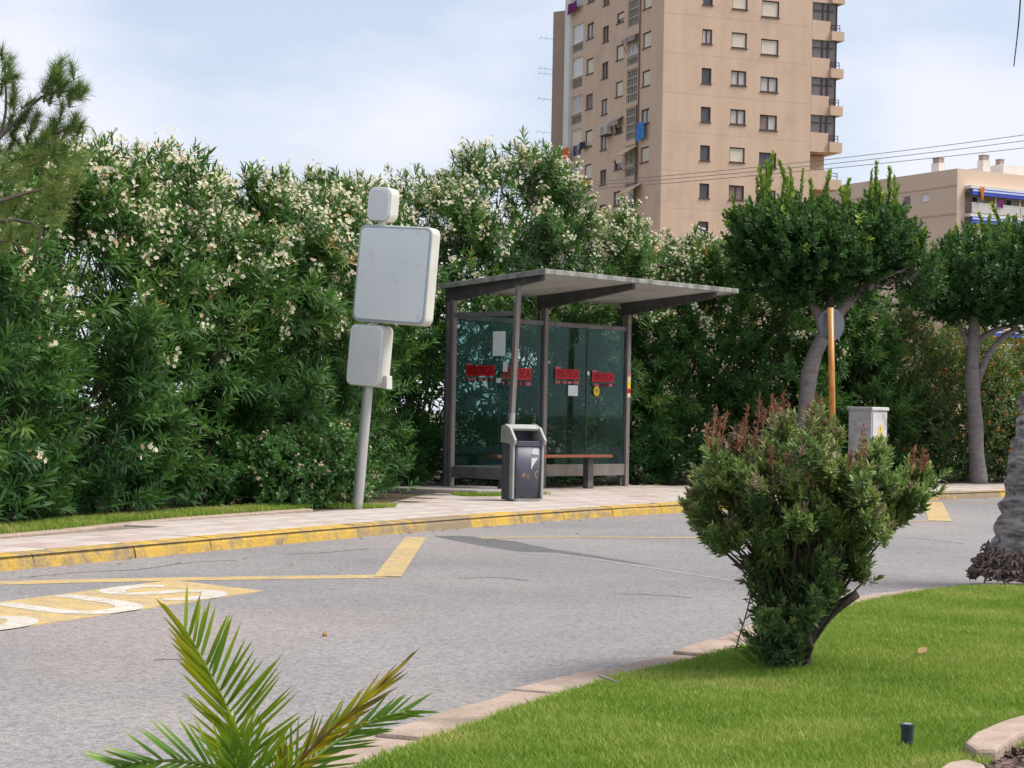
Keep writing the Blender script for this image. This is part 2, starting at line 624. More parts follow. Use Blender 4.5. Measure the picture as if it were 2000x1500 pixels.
mat('earth', (0.10, 0.075, 0.05), (0.06, 0.05, 0.032), 4, 0.95, 0.1, bump=0.6, bscale=20)
mat('far_ground', (0.12, 0.12, 0.06), (0.09, 0.085, 0.05), 0.05, 0.95, 0.1)
mat('turf', (0.075, 0.15, 0.022), (0.11, 0.16, 0.035), 2.5, 0.95, 0.05, bump=0.5, bscale=60)
mat('concrete', (0.36, 0.33, 0.30), (0.28, 0.26, 0.24), 5, 0.9, 0.15, bump=0.4, bscale=35)
mat('mortar', (0.27, 0.235, 0.20), (0.19, 0.17, 0.14), 6, 0.95, 0.1)
mat('pink_stone', (0.43, 0.335, 0.275), (0.33, 0.25, 0.20), 7, 0.9, 0.15, bump=0.5, bscale=30, dirt=(0.24, 0.19, 0.15), dscale=5)
mat('shelter_steel', (0.25, 0.225, 0.205), (0.165, 0.15, 0.145), 9, 0.55, 0.35, 0.25, dirt=(0.30, 0.20, 0.14), dscale=6, stretch=(1, 1, 0.2))
mat('shelter_dark', (0.085, 0.083, 0.085), (0.058, 0.057, 0.06), 5, 0.55, 0.35, dirt=(0.18, 0.15, 0.13), dscale=4)
mat('shelter_rail', (0.17, 0.165, 0.165), (0.12, 0.115, 0.115), 6, 0.5, 0.35, dirt=(0.25, 0.2, 0.17), dscale=5)
mat('roof_under', (0.46, 0.465, 0.45), (0.39, 0.39, 0.375), 1.5, 0.7, 0.2, dirt=(0.30, 0.28, 0.25), dscale=3)
mat('roof_edge', (0.34, 0.34, 0.31), (0.15, 0.15, 0.14), 7, 0.6, 0.3)
mat('bench_wood', (0.34, 0.115, 0.05), (0.25, 0.085, 0.04), 8, 0.5, 0.3, stretch=(1, 12, 12))
mat('galvanised', (0.50, 0.51, 0.52), (0.40, 0.41, 0.42), 12, 0.38, 0.5, 0.55)
mat('sign_pole', (0.52, 0.52, 0.50), (0.44, 0.44, 0.42), 6, 0.42, 0.45, 0.35, stretch=(4, 4, 0.5))
mat('sign_white', (0.88, 0.91, 0.93), (0.83, 0.87, 0.90), 2.5, 0.4, 0.4, dirt=(0.62, 0.63, 0.62), dscale=7, dlo=0.6, dhi=0.75)
mat('sign_side', (0.62, 0.62, 0.56), (0.55, 0.54, 0.47), 3, 0.5, 0.35)
mat('sign_rim', (0.36, 0.47, 0.54), (0.42, 0.50, 0.54), 5, 0.45, 0.4)
mat('sign_grey', (0.80, 0.805, 0.82), (0.73, 0.735, 0.755), 4, 0.45, 0.35)
mat('bin_body', (0.088, 0.095, 0.125), (0.068, 0.074, 0.10), 7, 0.42, 0.4, dirt=(0.15, 0.145, 0.16), dscale=4)
mat('bin_inside_shade', (0.035, 0.04, 0.055), (0.03, 0.032, 0.045), 4, 0.5, 0.3)  # near-black: shade inside the bin, put into the colour
mat('bin_hood', (0.42, 0.425, 0.405), (0.34, 0.345, 0.33), 6, 0.5, 0.35, dirt=(0.36, 0.27, 0.18), dscale=9, dlo=0.62, dhi=0.72)
mat('paper', (0.72, 0.77, 0.77), (0.64, 0.69, 0.69), 8, 0.7, 0.2)
mat('sticker_red', (0.56, 0.014, 0.018), (0.40, 0.012, 0.018), 25, 0.5, 0.3)
mat('sticker_dark', (0.11, 0.008, 0.012), (0.08, 0.006, 0.01), 25, 0.5, 0.3)
mat('sticker_yellow', (0.80, 0.55, 0.03), (0.72, 0.48, 0.03), 10, 0.5, 0.3)
mat('sticker_black', (0.02, 0.02, 0.02), (0.03, 0.03, 0.03), 10, 0.5, 0.3)
mat('sticker_cream', (0.66, 0.60, 0.45), (0.6, 0.5, 0.3), 10, 0.5, 0.3)
mat('sticker_pink', (0.48, 0.16, 0.18), (0.4, 0.13, 0.14), 10, 0.5, 0.3)
mat('scratch_orange', (0.45, 0.24, 0.14), (0.38, 0.2, 0.12), 10, 0.6, 0.3)
mat('pole_ochre', (0.52, 0.245, 0.035), (0.34, 0.13, 0.025), 5, 0.38, 0.5, stretch=(9, 9, 0.9), dirt=(0.22, 0.08, 0.02), dscale=6)
mat('disc_grey', (0.15, 0.175, 0.20), (0.125, 0.145, 0.17), 3, 0.5, 0.4, 0.2)
mat('cabinet', (0.60, 0.595, 0.605), (0.50, 0.50, 0.52), 4, 0.7, 0.25, stretch=(1, 1, 5), dirt=(0.36, 0.345, 0.345), dscale=7, dlo=0.50, dhi=0.66)
mat('bark_ficus', (0.25, 0.225, 0.22), (0.17, 0.15, 0.145), 7, 0.9, 0.15, bump=0.5, bscale=18, stretch=(1, 1, 2.5))
mat('bark_palm', (0.34, 0.315, 0.30), (0.12, 0.105, 0.10), 7, 0.95, 0.1, bump=1.0, bscale=24, lo=0.38, hi=0.62, stretch=(1, 1, 4.5), dirt=(0.09, 0.075, 0.07), dscale=16, dlo=0.56, dhi=0.66)
mat('root_mass', (0.22, 0.155, 0.135), (0.09, 0.07, 0.06), 12, 0.95, 0.1, bump=1.0, bscale=25)
mat('bark_bush', (0.135, 0.105, 0.09), (0.07, 0.055, 0.05), 15, 0.95, 0.1, bump=0.7, bscale=40)
mat('twig', (0.13, 0.115, 0.09), (0.08, 0.07, 0.055), 10, 0.9, 0.1)
mat('twig_pale', (0.30, 0.285, 0.25), (0.22, 0.20, 0.17), 10, 0.9, 0.1)
mat('rust_stalk', (0.38, 0.175, 0.115), (0.27, 0.115, 0.075), 30, 0.85, 0.1)
mat('plastic_dark', (0.02, 0.032, 0.05), (0.03, 0.045, 0.06), 20, 0.4, 0.45)
mat('dry_leaf', (0.42, 0.28, 0.15), (0.30, 0.18, 0.09), 20, 0.8, 0.1)
# buildings
mat('render_tan', (0.66, 0.478, 0.355), (0.61, 0.437, 0.322), 0.5, 0.9, 0.15, dirt=(0.53, 0.375, 0.285), dscale=0.5, dlo=0.5, dhi=0.8, stretch=(2.5, 2.5, 0.25))
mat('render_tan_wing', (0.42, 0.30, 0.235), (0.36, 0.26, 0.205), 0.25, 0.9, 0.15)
mat('render_cream', (0.70, 0.54, 0.42), (0.66, 0.50, 0.385), 0.15, 0.9, 0.15)
mat('render_white', (0.72, 0.70, 0.66), (0.66, 0.64, 0.60), 0.5, 0.9, 0.15)
mat('win_frame', (0.105, 0.068, 0.055), (0.08, 0.052, 0.045), 3, 0.6, 0.3)
mat('win_frame_white', (0.72, 0.72, 0.72), (0.66, 0.66, 0.66), 3, 0.6, 0.3)
mat('shutter_cream', (0.74, 0.66, 0.53), (0.69, 0.61, 0.49), 1.5, 0.7, 0.2)
mat('shutter_white', (0.76, 0.77, 0.79), (0.70, 0.71, 0.74), 1.5, 0.7, 0.2)
mat('shutter_brown', (0.28, 0.205, 0.19), (0.24, 0.18, 0.165), 1.5, 0.7, 0.2)
mat('curtain', (0.60, 0.56, 0.54), (0.5, 0.46, 0.44), 3.0, 0.8, 0.2, stretch=(3, 3, 0.3))
mat('glass_dark', (0.07, 0.068, 0.082), (0.10, 0.095, 0.11), 0.5, 0.12, 0.5)
mat('glass_balcony', (0.19, 0.155, 0.15), (0.15, 0.125, 0.125), 0.6, 0.2, 0.5)
mat('rail_iron', (0.07, 0.062, 0.062), (0.05, 0.045, 0.045), 3, 0.5, 0.3)
mat('lattice', (0.47, 0.42, 0.36), (0.40, 0.355, 0.31), 1.2, 0.9, 0.1)
mat('pipe_brown', (0.22, 0.14, 0.11), (0.18, 0.115, 0.09), 2, 0.6, 0.3)
mat('awning_cream', (0.66, 0.50, 0.33), (0.60, 0.43, 0.27), 2, 0.8, 0.1)
mat('awning_blue', (0.06, 0.085, 0.42), (0.07, 0.10, 0.48), 2, 0.7, 0.2)
mat('awning_edge', (0.55, 0.62, 0.82), (0.5, 0.58, 0.8), 2, 0.7, 0.2)
mat('towel_blue', (0.06, 0.20, 0.55), (0.08, 0.26, 0.62), 3, 0.9, 0.1)
mat('towel_orange', (0.80, 0.16, 0.035), (0.70, 0.13, 0.03), 3, 0.9, 0.1)
mat('towel_purple', (0.20, 0.03, 0.16), (0.16, 0.025, 0.13), 3, 0.9, 0.1)
mat('flag_orange', (0.75, 0.24, 0.06), (0.8, 0.42, 0.06), 1.5, 0.9, 0.1)
mat('cloth_dark', (0.04, 0.04, 0.06), (0.06, 0.05, 0.08), 3, 0.9, 0.1)
mat('ac_white', (0.58, 0.56, 0.53), (0.5, 0.48, 0.45), 3, 0.6, 0.3)
mat('cable', (0.16, 0.15, 0.17), (0.13, 0.12, 0.14), 3, 0.7, 0.2)
mat('vent_tile', (0.42, 0.34, 0.31), (0.30, 0.25, 0.23), 2, 0.9, 0.1)
# foliage: tint 0 = deep green, 1 = new growth
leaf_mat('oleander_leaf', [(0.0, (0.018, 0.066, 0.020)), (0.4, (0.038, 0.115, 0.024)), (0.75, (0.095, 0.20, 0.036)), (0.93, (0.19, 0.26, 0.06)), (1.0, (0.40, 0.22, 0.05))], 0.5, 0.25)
leaf_mat('oleander_flower', [(0.0, (0.90, 0.86, 0.69)), (0.62, (0.86, 0.77, 0.52)), (0.85, (0.66, 0.42, 0.20)), (1.0, (0.42, 0.22, 0.09))], 0.7, 0.1, 0.42, (0.95, 0.92, 0.75))
leaf_mat('lantana_leaf', [(0.0, (0.03, 0.09, 0.02)), (0.6, (0.06, 0.165, 0.032)), (1.0, (0.13, 0.26, 0.06))])
leaf_mat('lantana_flower', [(0.0, (0.72, 0.42, 0.42)), (0.6, (0.74, 0.58, 0.46)), (1.0, (0.78, 0.62, 0.25))], 0.7, 0.1, 0.3, (0.7, 0.4, 0.3))
leaf_mat('orange_leaf', [(0.0, (0.022, 0.06, 0.014)), (0.5, (0.075, 0.14, 0.022)), (1.0, (0.26, 0.28, 0.04))])
leaf_mat('orange_flower', [(0.0, (0.62, 0.15, 0.05)), (0.6, (0.66, 0.27, 0.08)), (1.0, (0.66, 0.42, 0.22))], 0.7, 0.1, 0.3, (0.8, 0.3, 0.05))
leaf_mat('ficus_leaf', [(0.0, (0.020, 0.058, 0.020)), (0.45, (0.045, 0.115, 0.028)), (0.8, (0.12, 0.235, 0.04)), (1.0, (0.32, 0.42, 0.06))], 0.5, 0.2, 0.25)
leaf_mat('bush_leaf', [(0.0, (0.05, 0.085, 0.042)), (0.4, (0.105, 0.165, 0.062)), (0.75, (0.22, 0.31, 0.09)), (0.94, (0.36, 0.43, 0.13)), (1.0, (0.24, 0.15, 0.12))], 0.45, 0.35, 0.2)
leaf_mat('pine_needle', [(0.0, (0.09, 0.15, 0.055)), (0.5, (0.17, 0.25, 0.065)), (1.0, (0.30, 0.35, 0.09))], 0.5, 0.3, 0.25)
leaf_mat('grass_blade', [(0.0, (0.09, 0.19, 0.022)), (0.45, (0.225, 0.345, 0.045)), (0.8, (0.38, 0.44, 0.10)), (1.0, (0.52, 0.43, 0.19))], 0.6, 0.2, 0.35, (0.3, 0.5, 0.05))
leaf_mat('palm_leaflet', [(0.0, (0.055, 0.145, 0.028)), (0.35, (0.14, 0.27, 0.025)), (0.65, (0.36, 0.42, 0.025)), (0.85, (0.66, 0.42, 0.025)), (1.0, (0.13, 0.06, 0.04))], 0.4, 0.4, 0.3, (0.35, 0.45, 0.03))
mat('rachis_green', (0.13, 0.22, 0.03), (0.18, 0.24, 0.04), 9, 0.5, 0.35)
mat('rachis_brown', (0.30, 0.15, 0.05), (0.22, 0.10, 0.04), 9, 0.5, 0.35)

def make_glass():
    m = bpy.data.materials.new('shelter_glass')
    m.use_nodes = True
    nt = m.node_tree
    nt.nodes.clear()
    out = nt.nodes.new('ShaderNodeOutputMaterial')
    tr = nt.nodes.new('ShaderNodeBsdfTransparent')
    tr.inputs['Color'].default_value = (0.67, 0.79, 0.77, 1)
    gl = nt.nodes.new('ShaderNodeBsdfGlossy')
    gl.inputs['Color'].default_value = (0.55, 0.68, 0.68, 1)
    gl.inputs['Roughness'].default_value = 0.03
    df = nt.nodes.new('ShaderNodeBsdfDiffuse')
    df.inputs['Color'].default_value = (0.17, 0.32, 0.31, 1)
    fr = nt.nodes.new('ShaderNodeFresnel')
    fr.inputs['IOR'].default_value = 1.22
    m1 = nt.nodes.new('ShaderNodeMixShader')
    nt.links.new(fr.outputs['Fac'], m1.inputs['Fac'])
    nt.links.new(tr.outputs['BSDF'], m1.inputs[1])
    nt.links.new(gl.outputs['BSDF'], m1.inputs[2])
    n = noise(nt, 1.6, 5, 0.65)
    r = ramp(nt, [(0.40, (0.006, 0.006, 0.006)), (0.8, (0.07, 0.07, 0.07))])     # film of dirt on the pane
    nt.links.new(n.outputs['Fac'], r.inputs['Fac'])
    m2 = nt.nodes.new('ShaderNodeMixShader')
    nt.links.new(r.outputs['Color'], m2.inputs['Fac'])
    nt.links.new(m1.outputs['Shader'], m2.inputs[1])
    nt.links.new(df.outputs['BSDF'], m2.inputs[2])
    nt.links.new(m2.outputs['Shader'], out.inputs['Surface'])
    MATS['shelter_glass'] = m
make_glass()

# ================================================================== ground, road, kerb, pavement
ROADZ = 0.032
KERB = catmull([(-9.0, -0.5), (-6.0, 5.85), (-3.103, 12.03), (-0.66, 16.97), (1.978, 21.24), (6.69, 26.96), (11.9, 32.6), (20, 40)], 0.25)
BACK = catmull([(-10.2, 0.0), (-6.9, 6.4), (-3.62, 13.5), (-2.82, 16.0), (-1.60, 18.75), (-1.25, 20.2), (-1.0, 22.2), (-0.55, 23.75), (1.0, 25.5), (2.1, 26.72), (4.0, 28.2), (7.1, 30.15), (11.5, 34), (19, 41)], 0.25)

g = MB().add([(-3000, -200, -0.06), (3000, -200, -0.06), (3000, 5000, -0.06), (-3000, 5000, -0.06)], [(0, 1, 2, 3)])
tag(g.build('ground', 'far_ground'), kind='structure')
road_poly = [(-9, -0.5)] + [tuple(p) for p in KERB] + [(40, 40), (40, -12), (-9, -12)]
road = sheet('road', road_poly, ROADZ, 'asphalt', kind='structure')
verge_poly = [tuple(p) for p in BACK] + [(19, 46), (-16, 46), (-16, 0)]
sheet('verge', verge_poly, 0.115, 'earth', kind='structure')
pave_poly = [tuple(p) for p in KERB] + [tuple(p) for p in BACK[::-1]]
pavement = sheet('pavement', pave_poly, 0.118, 'mortar', kind='structure')

# kerb stones, each its own piece
kerb = empty('kerb', (0, 0, 0), kind='structure')
kl = resample(KERB, 0.05)
kb = offset_line(kl, 0.15)
s0, i0 = 0, int(7.0 / 0.05)
first = True
i = i0
k = 0
while i < len(kl) - 21 and kl[i][1] < 32:
    n = random.choice([17, 18, 20, 21])
    a, b = kl[i], kl[i + n]
    a2, b2 = kb[i], kb[i + n]
    u = (b - a) / np.linalg.norm(b - a) * 0.0025
    dz = random.uniform(-0.006, 0.006)
    prof = [(-0.10, 0.0), (0.02, 0.088), (0.16, 0.126 + dz), (1.0, 0.134 + dz), (1.0, 0.0)]
    mb = MB()
    vs = []
    for e, e2, sg in ((a, a2, 1), (b, b2, -1)):
        for t, z in prof:
            p = e + (e2 - e) * t + u * sg
            jx = random.uniform(-0.004, 0.004)
            vs.append((p[0] + jx, p[1] + jx, z + random.uniform(-0.003, 0.003)))
    m_ = len(prof)
    mb.add(vs, [tuple(range(m_)), tuple(range(2 * m_ - 1, m_ - 1, -1))] + [(q, q + m_, (q + 1) % m_ + m_, (q + 1) % m_) for q in range(m_)])
    o = mb.build('kerb_stone', 'kerb_paint', kerb)
    mid = (a + b) / 2
    px = mid[0] / mid[1] * F_PX + 1000
    o['wear'] = 0.13 if (850 < px < 930 or 1830 < px < 1950) else (0.05 if k % 4 == 0 else random.uniform(-0.05, 0.035))
    i += n
    k += 1

# paving slabs (shared mesh)
tile = MB().box((0, 0, 0), (0.392, 0.392, 0.03))
tme = None
tl = resample(offset_line(KERB, 0.16), 0.4)
tt = np.gradient(tl, axis=0)
tt /= np.linalg.norm(tt, axis=1)[:, None]
count = 0
for j in range(len(tl)):
    if not (9.4 < tl[j][1] < 31.5):
        continue
    nrm = np.array([-tt[j][1], tt[j][0]])
    for w in range(9):
        c = tl[j] + nrm * (0.2 + 0.4 * w) + tt[j] * 0.2
        corners = np.array([c + nrm * a * 0.19 + tt[j] * b * 0.19 for a in (-1, 1) for b in (-1, 1)])
        if not inside(pave_poly, corners).all() or count >= 300:
            continue
        px = c[0] / c[1] * F_PX + 1000
        if px < -160 or px > 2160:
            continue
        if tme is None:
            o = tile.build('paving_slab', 'paving', pavement, bevel=0.004, seg=1)
            tme = o.data
        else:
            o = bpy.data.objects.new('paving_slab', tme)
            o.parent = pavement
            COL.objects.link(o)
        o.location = (c[0], c[1], 0.118 + random.uniform(-0.001, 0.0025))
        o.rotation_euler = (random.uniform(-0.004, 0.004), random.uniform(-0.004, 0.004), math.atan2(tt[j][1], tt[j][0]))
        count += 1

# edging strip behind the pavement on the left
bl = BACK[(BACK[:, 1] > 8) & (BACK[:, 1] < 18.7)]
el = resample(bl, 0.05)
ed = empty('pavement_edging', (0, 0, 0), kind='structure')
i = 0
while i < len(el) - 22:
    a, b = el[i], el[i + 20]
    a2, b2 = offset_line(el, 0.1)[i], offset_line(el, 0.1)[i + 20]
    MB().hexa([(a[0], a[1], 0.06), (b[0], b[1], 0.06), (b2[0], b2[1], 0.06), (a2[0], a2[1], 0.06),
               (a[0], a[1], 0.139), (b[0], b[1], 0.139), (b2[0], b2[1], 0.141), (a2[0], a2[1], 0.141)]).build('edging_block', 'pink_stone', ed, bevel=0.008, seg=1)
    i += 20

# ------------------------------------------------------------------ road markings and patch (sheets a few mm apart)
def G(px, py, z=ROADZ):
    return gnd(px, py, z)[:2]
def rline(pts):
    return resample(np.array(pts, float), 0.3) if len(pts) == 2 else resample(catmull(pts, 0.15), 0.3)
mk = tag(ribbon('bay_line', rline([G(-260, 1148), G(0, 1139), G(380, 1131), G(750, 1126)]), 0.23, ROADZ + 0.002, 'road_yellow'),
         kind='structure')
tag(ribbon('bay_end_line', rline([G(757, 1127), G(812, 1050)]), 0.17, ROADZ + 0.0045, 'road_yellow'), kind='structure')
tag(ribbon('bay_line_faded', rline([G(935, 1051), G(1120, 1049), G(1370, 1050), G(1560, 1040), G(1740, 1020), G(1850, 1016)]), 0.19, ROADZ + 0.002, 'road_yellow_faded'), kind='structure')
tag(ribbon('bay_end_line', rline([G(1836, 1018), G(1822, 981)]), 0.24, ROADZ + 0.0045, 'road_yellow'), kind='structure')
tag(ribbon('kerb_side_line', rline([G(1700, 984), G(1840, 983), G(1990, 984)]), 0.14, ROADZ + 0.002, 'road_yellow_faded'), kind='structure')
patch_px = [(846, 1047), (905, 1047), (1010, 1058), (1080, 1073), (1190, 1090), (1290, 1108), (1200, 1096), (1090, 1080), (1020, 1078), (940, 1066)]
rough_px = []
for q in range(len(patch_px)):
    p0, p1 = np.array(patch_px[q], float), np.array(patch_px[(q + 1) % len(patch_px)], float)
    for t in (0, 0.33, 0.66):
        rough_px.append(p0 + (p1 - p0) * t + RNG.normal(0, 0.8, 2) * (t > 0))
mat('seam', (0.36, 0.345, 0.33), (0.27, 0.26, 0.25), 9, 0.95, 0.1)
seam = rline([G(1015, 1080), G(1100, 1084), G(1210, 1100), G(1330, 1119), G(1450, 1138), G(1560, 1152)])
seam = seam + RNG.normal(0, 0.012, seam.shape)
tag(ribbon('road_seam', seam, 0.06, ROADZ + 0.0015, 'seam'), kind='structure')
sheet('road_patch', [G(*p) for p in rough_px], ROADZ + 0.0008, 'asphalt_patch', kind='structure')

mat('crack', (0.075, 0.07, 0.068), (0.12, 0.115, 0.11), 20, 0.95, 0.1)
for cr_ in ([(40, 1128), (160, 1118), (270, 1112), (380, 1098), (470, 1094)], [(560, 1082), (640, 1079), (720, 1072)], [(300, 1290), (380, 1288), (430, 1295)], [(1210, 1160), (1290, 1163), (1350, 1168)], [(1740, 1048), (1800, 1052), (1880, 1062)], [(900, 1130), (960, 1128), (1030, 1134)]):
    cl_ = resample(catmull([G(*p) for p in cr_], 0.05), 0.06)
    cl_ = cl_ + RNG.normal(0, 0.012, cl_.shape)
    tag(ribbon('road_crack', cl_, 0.016, ROADZ + 0.0012, 'crack'), kind='structure')
# BUS box: yellow parallelogram with white letters set along the road
T0 = G(515, 1155)
e1 = G(0, 1232) - T0
e1 = e1 / np.linalg.norm(e1)
e2 = (G(335, 1134) - T0)
LB = 3.6
tag(MB().prism([tuple(p_) for p_ in (T0, T0 + e2, T0 + e2 + e1 * LB, T0 + e1 * LB)], ROADZ - 0.02, ROADZ + 0.004).build('bus_box_marking', 'road_yellow'), kind='structure')
def letter(strokes, s_right, width, name):
    """strokes in (x right, y up) 0..1; the text runs against e1"""
    for st in strokes:
        c = catmull(st, 0.03) if len(st) > 2 else resample(np.array(st, float), 0.05)
        w = np.array([T0 + e1 * (s_right + width * (1 - x)) + e2 * (0.06 + 0.88 * y) for x, y in c])
        half = 0.072
        up = e2 / np.linalg.norm(e2)
        mb = MB()
        t = np.gradient(w, axis=0)
        t /= np.linalg.norm(t, axis=1)[:, None]
        nn = np.stack([-t[:, 1], t[:, 0]], 1) * half
        n = len(w)
        mb.add([(*p, ROADZ + 0.0055) for p in w + nn] + [(*p, ROADZ + 0.0055) for p in w - nn], [(n + q, n + q + 1, q + 1, q) for q in range(n - 1)])
        tag(mb.build(name, 'road_white'), kind='structure')
S_ = [[(0.92, 0.80), (0.70, 0.95), (0.30, 0.95), (0.08, 0.76), (0.28, 0.57), (0.70, 0.45), (0.92, 0.25), (0.70, 0.05), (0.28, 0.05), (0.06, 0.2)]]
U_ = [[(0.08, 1.0), (0.08, 0.35), (0.25, 0.06), (0.5, 0.02), (0.75, 0.06), (0.92, 0.35), (0.92, 1.0)]]
B_ = [[(0.08, 0.0), (0.08, 1.0)], [(0.08, 0.97), (0.6, 0.97), (0.85, 0.76), (0.6, 0.53), (0.1, 0.52)], [(0.1, 0.52), (0.65, 0.5), (0.92, 0.26), (0.65, 0.03), (0.1, 0.03)]]
letter(S_, 0.25, 0.60, 'letter_s_marking')
letter(U_, 1.07, 0.62, 'letter_u_marking')
letter(B_, 1.95, 0.62, 'letter_b_marking')

# ------------------------------------------------------------------ planted island with lawn and stone edge
EDGE = catmull([gnd(x_, y_, 0.085)[:2] for x_, y_ in ((330, 1660), (500, 1575), (680, 1500), (830, 1445), (1000, 1385), (1190, 1325), (1360, 1284), (1470, 1256), (1580, 1213), (1680, 1176), (1800, 1154), (1910, 1144), (2060, 1146), (2250, 1170))], 0.1)
lawn_poly = [tuple(p) for p in EDGE] + [(7.5, 9), (7.5, 1.0), (-1.6, 1.0), (-1.6, 3.5)]
LZ = 0.066
lawn_base = sheet('lawn', lawn_poly, LZ, 'turf', kind='structure')
edging = empty('island_edging', (0, 0, 0), kind='structure')
el = resample(EDGE, 0.03)
out_l = offset_line(el, 0.25)
in_l = offset_line(el, -0.05)
i = 0
while i < len(el) - 26:
    n = random.randint(12, 24)
    u = unit(el[i + n] - el[i]) * 0.008
    jit = lambda s: RNG.normal(0, s, 2)
    z1 = 0.062 + random.uniform(-0.012, 0.01)
    ring = [in_l[i] + u, (in_l[i] + in_l[i + n]) / 2, in_l[i + n] - u, out_l[i + n] - u + jit(0.008), (out_l[i] + out_l[i + n]) / 2 + jit(0.014), out_l[i] + u + jit(0.008)]
    MB().prism([tuple(p) for p in ring], -0.03, z1).build('edging_stone', 'pink_stone', edging, bevel=0.012, seg=2)
    i += n
# ================================================================== bus shelter
B0 = gnd(879, 958, 0.13)
B1 = gnd(1221, 950, 0.13)
bdir = unit(B1 - B0)
LEN = float(np.linalg.norm(B1 - B0))
ndir = np.array([bdir[1], -bdir[0], 0.0])
FS = Frame(B0, bdir, ndir)
slab = MB().prism([tuple(FS.p(a, d, 0)[:2]) for a, d in ((-1.05, -0.15), (-0.95, 0.25), (-0.62, 1.02), (0.35, 1.18), (0.5, -0.15))], 0.05, 0.185)
tag(slab.build('shelter_plinth', 'concrete', base=B0, bevel=0.012), 'low grey concrete plinth under the glass end of the bus shelter', 'plinth')
sh = empty('bus_shelter', B0, 'grey steel bus shelter with green glass walls and a flat cantilevered roof', 'bus shelter')
ZT = 2.47
def roofz(d):
    return 2.575 + 0.075 * d
for a in (0.0, LEN / 2, LEN):
    MB().fbox(FS, a - 0.036, a + 0.036, -0.032, 0.032, 0.135 if a > 1 else 0.16, roofz(-0.0) - 0.16).build('post', 'shelter_steel', sh, bevel=0.006)
    MB().fbox(FS, a - 0.10, a - 0.038, -0.04, -0.008, 0.14 if a > 1 else 0.165, 2.38).build('post_backing', 'shelter_dark', sh)
    # roof beam, tapering towards the street
    p = MB()
    w = 0.03
    z0, z1 = roofz(-0.12), roofz(1.42)
    v = []
    for aa in (a - w, a + w):
        v += [FS.p(aa, -0.12, z0 - 0.17), FS.p(aa, 0.08, roofz(0.08) - 0.17), FS.p(aa, 1.42, z1 - 0.07), FS.p(aa, 1.42, z1 - 0.002), FS.p(aa, -0.12, z0 - 0.002)]
    p.add(v, [(0, 1, 2, 3, 4), (9, 8, 7, 6, 5)] + [(q, q + 5, (q + 1) % 5 + 5, (q + 1) % 5) for q in range(5)])
    p.build('roof_beam', 'shelter_dark', sh, bevel=0.004, seg=1)
# side panel frame: front post has been knocked over a little
ptop, pbot = FS.p(0, 1.04, roofz(1.04) - 0.09), FS.p(0, 0.93, 0.16)
knee = ptop + (pbot - ptop) * 0.62
MB().bar(ptop, knee, 0.07, 0.05, up=ndir).build('post', 'shelter_steel', sh, bevel=0.006)['label'] = 'leaning front post of the side panel'
MB().tube([knee + (ptop - knee) * 0.002, pbot + (knee - pbot) * 0.55], 0.043, 12).build('post_sleeve', 'galvanised', sh, smooth=False)
MB().bar(pbot + (knee - pbot) * 0.56, pbot, 0.065, 0.05, up=ndir).build('post_foot', 'concrete', sh, bevel=0.005)
def sidept(f, z):     # point on the side panel, f = 0 at the rear post, 1 at the front post
    top = FS.p(0, 0.05, z)
    s = (z - 0.16) / (ptop[2] - 0.16)
    q = pbot + (ptop - pbot) * s
    q = np.array([q[0], q[1], z])
    return top + (q - top) * f
def side_box(f0, f1, z0, z1, t):
    e = bdir * t
    return MB().hexa([sidept(f, z) + e * sg for z in (z0, z1) for f, sg in ((f0, -1), (f1, -1), (f1, 1), (f0, 1))])
side_box(0.0, 0.965, 2.21, 2.265, 0.022).build('top_rail', 'shelter_rail', sh, bevel=0.004, seg=1)
side_box(0.0, 0.965, 0.29, 0.425, 0.022).build('bottom_rail', 'shelter_rail', sh, bevel=0.004, seg=1)
side_box(0.02, 0.955, 0.427, 2.208, 0.004).build('glass_pane', 'shelter_glass', sh)
MB().bar(sidept(0.9, 0.30), sidept(0.86, 0.16), 0.06, 0.05, up=ndir).build('rail_foot', 'shelter_dark', sh)
for a0, a1 in ((0.05, LEN / 2 - 0.05), (LEN / 2 + 0.05, LEN - 0.05)):
    MB().fbox(FS, a0, a1, -0.025, 0.02, 2.19, 2.25).build('top_rail', 'shelter_rail', sh, bevel=0.004, seg=1)
    MB().fbox(FS, a0, a1, -0.025, 0.025, 0.28, 0.43).build('bottom_rail', 'shelter_steel', sh, bevel=0.004, seg=1)
    MB().fbox(FS, a0 + 0.02, a1 - 0.004, -0.006, 0.002, 0.432, 2.188).build('glass_pane', 'shelter_glass', sh)
    am = (a0 + a1) / 2
    MB().fbox(FS, am - 0.004, am + 0.004, -0.009, 0.005, 0.432, 2.188).build('pane_joint', 'shelter_dark', sh)
# roof panel and its rim
RA0, RA1, RD0, RD1 = -0.10, LEN + 0.36, -0.22, 1.53
def roofquad(a0, a1, d0, d1, lo, hi):
    return MB().hexa([FS.p(a, d, roofz(d) + h) for h in (lo, hi) for a, d in ((a0, d1), (a1, d1), (a1, d0), (a0, d0))])
rf = roofquad(RA0 + 0.03, RA1 - 0.03, RD0 + 0.03, RD1 - 0.03, 0.0, 0.025).build('roof', 'roof_under', sh)
for q in ((RA0, RA1, RD1 - 0.028, RD1), (RA0, RA1, RD0, RD0 + 0.028), (RA0, RA0 + 0.028, RD0 + 0.03, RD1 - 0.03), (RA1 - 0.028, RA1, RD0 + 0.03, RD1 - 0.03)):
    roofquad(*q, -0.012, 0.048).build('roof_rim', 'roof_edge', rf, bevel=0.004, seg=1)

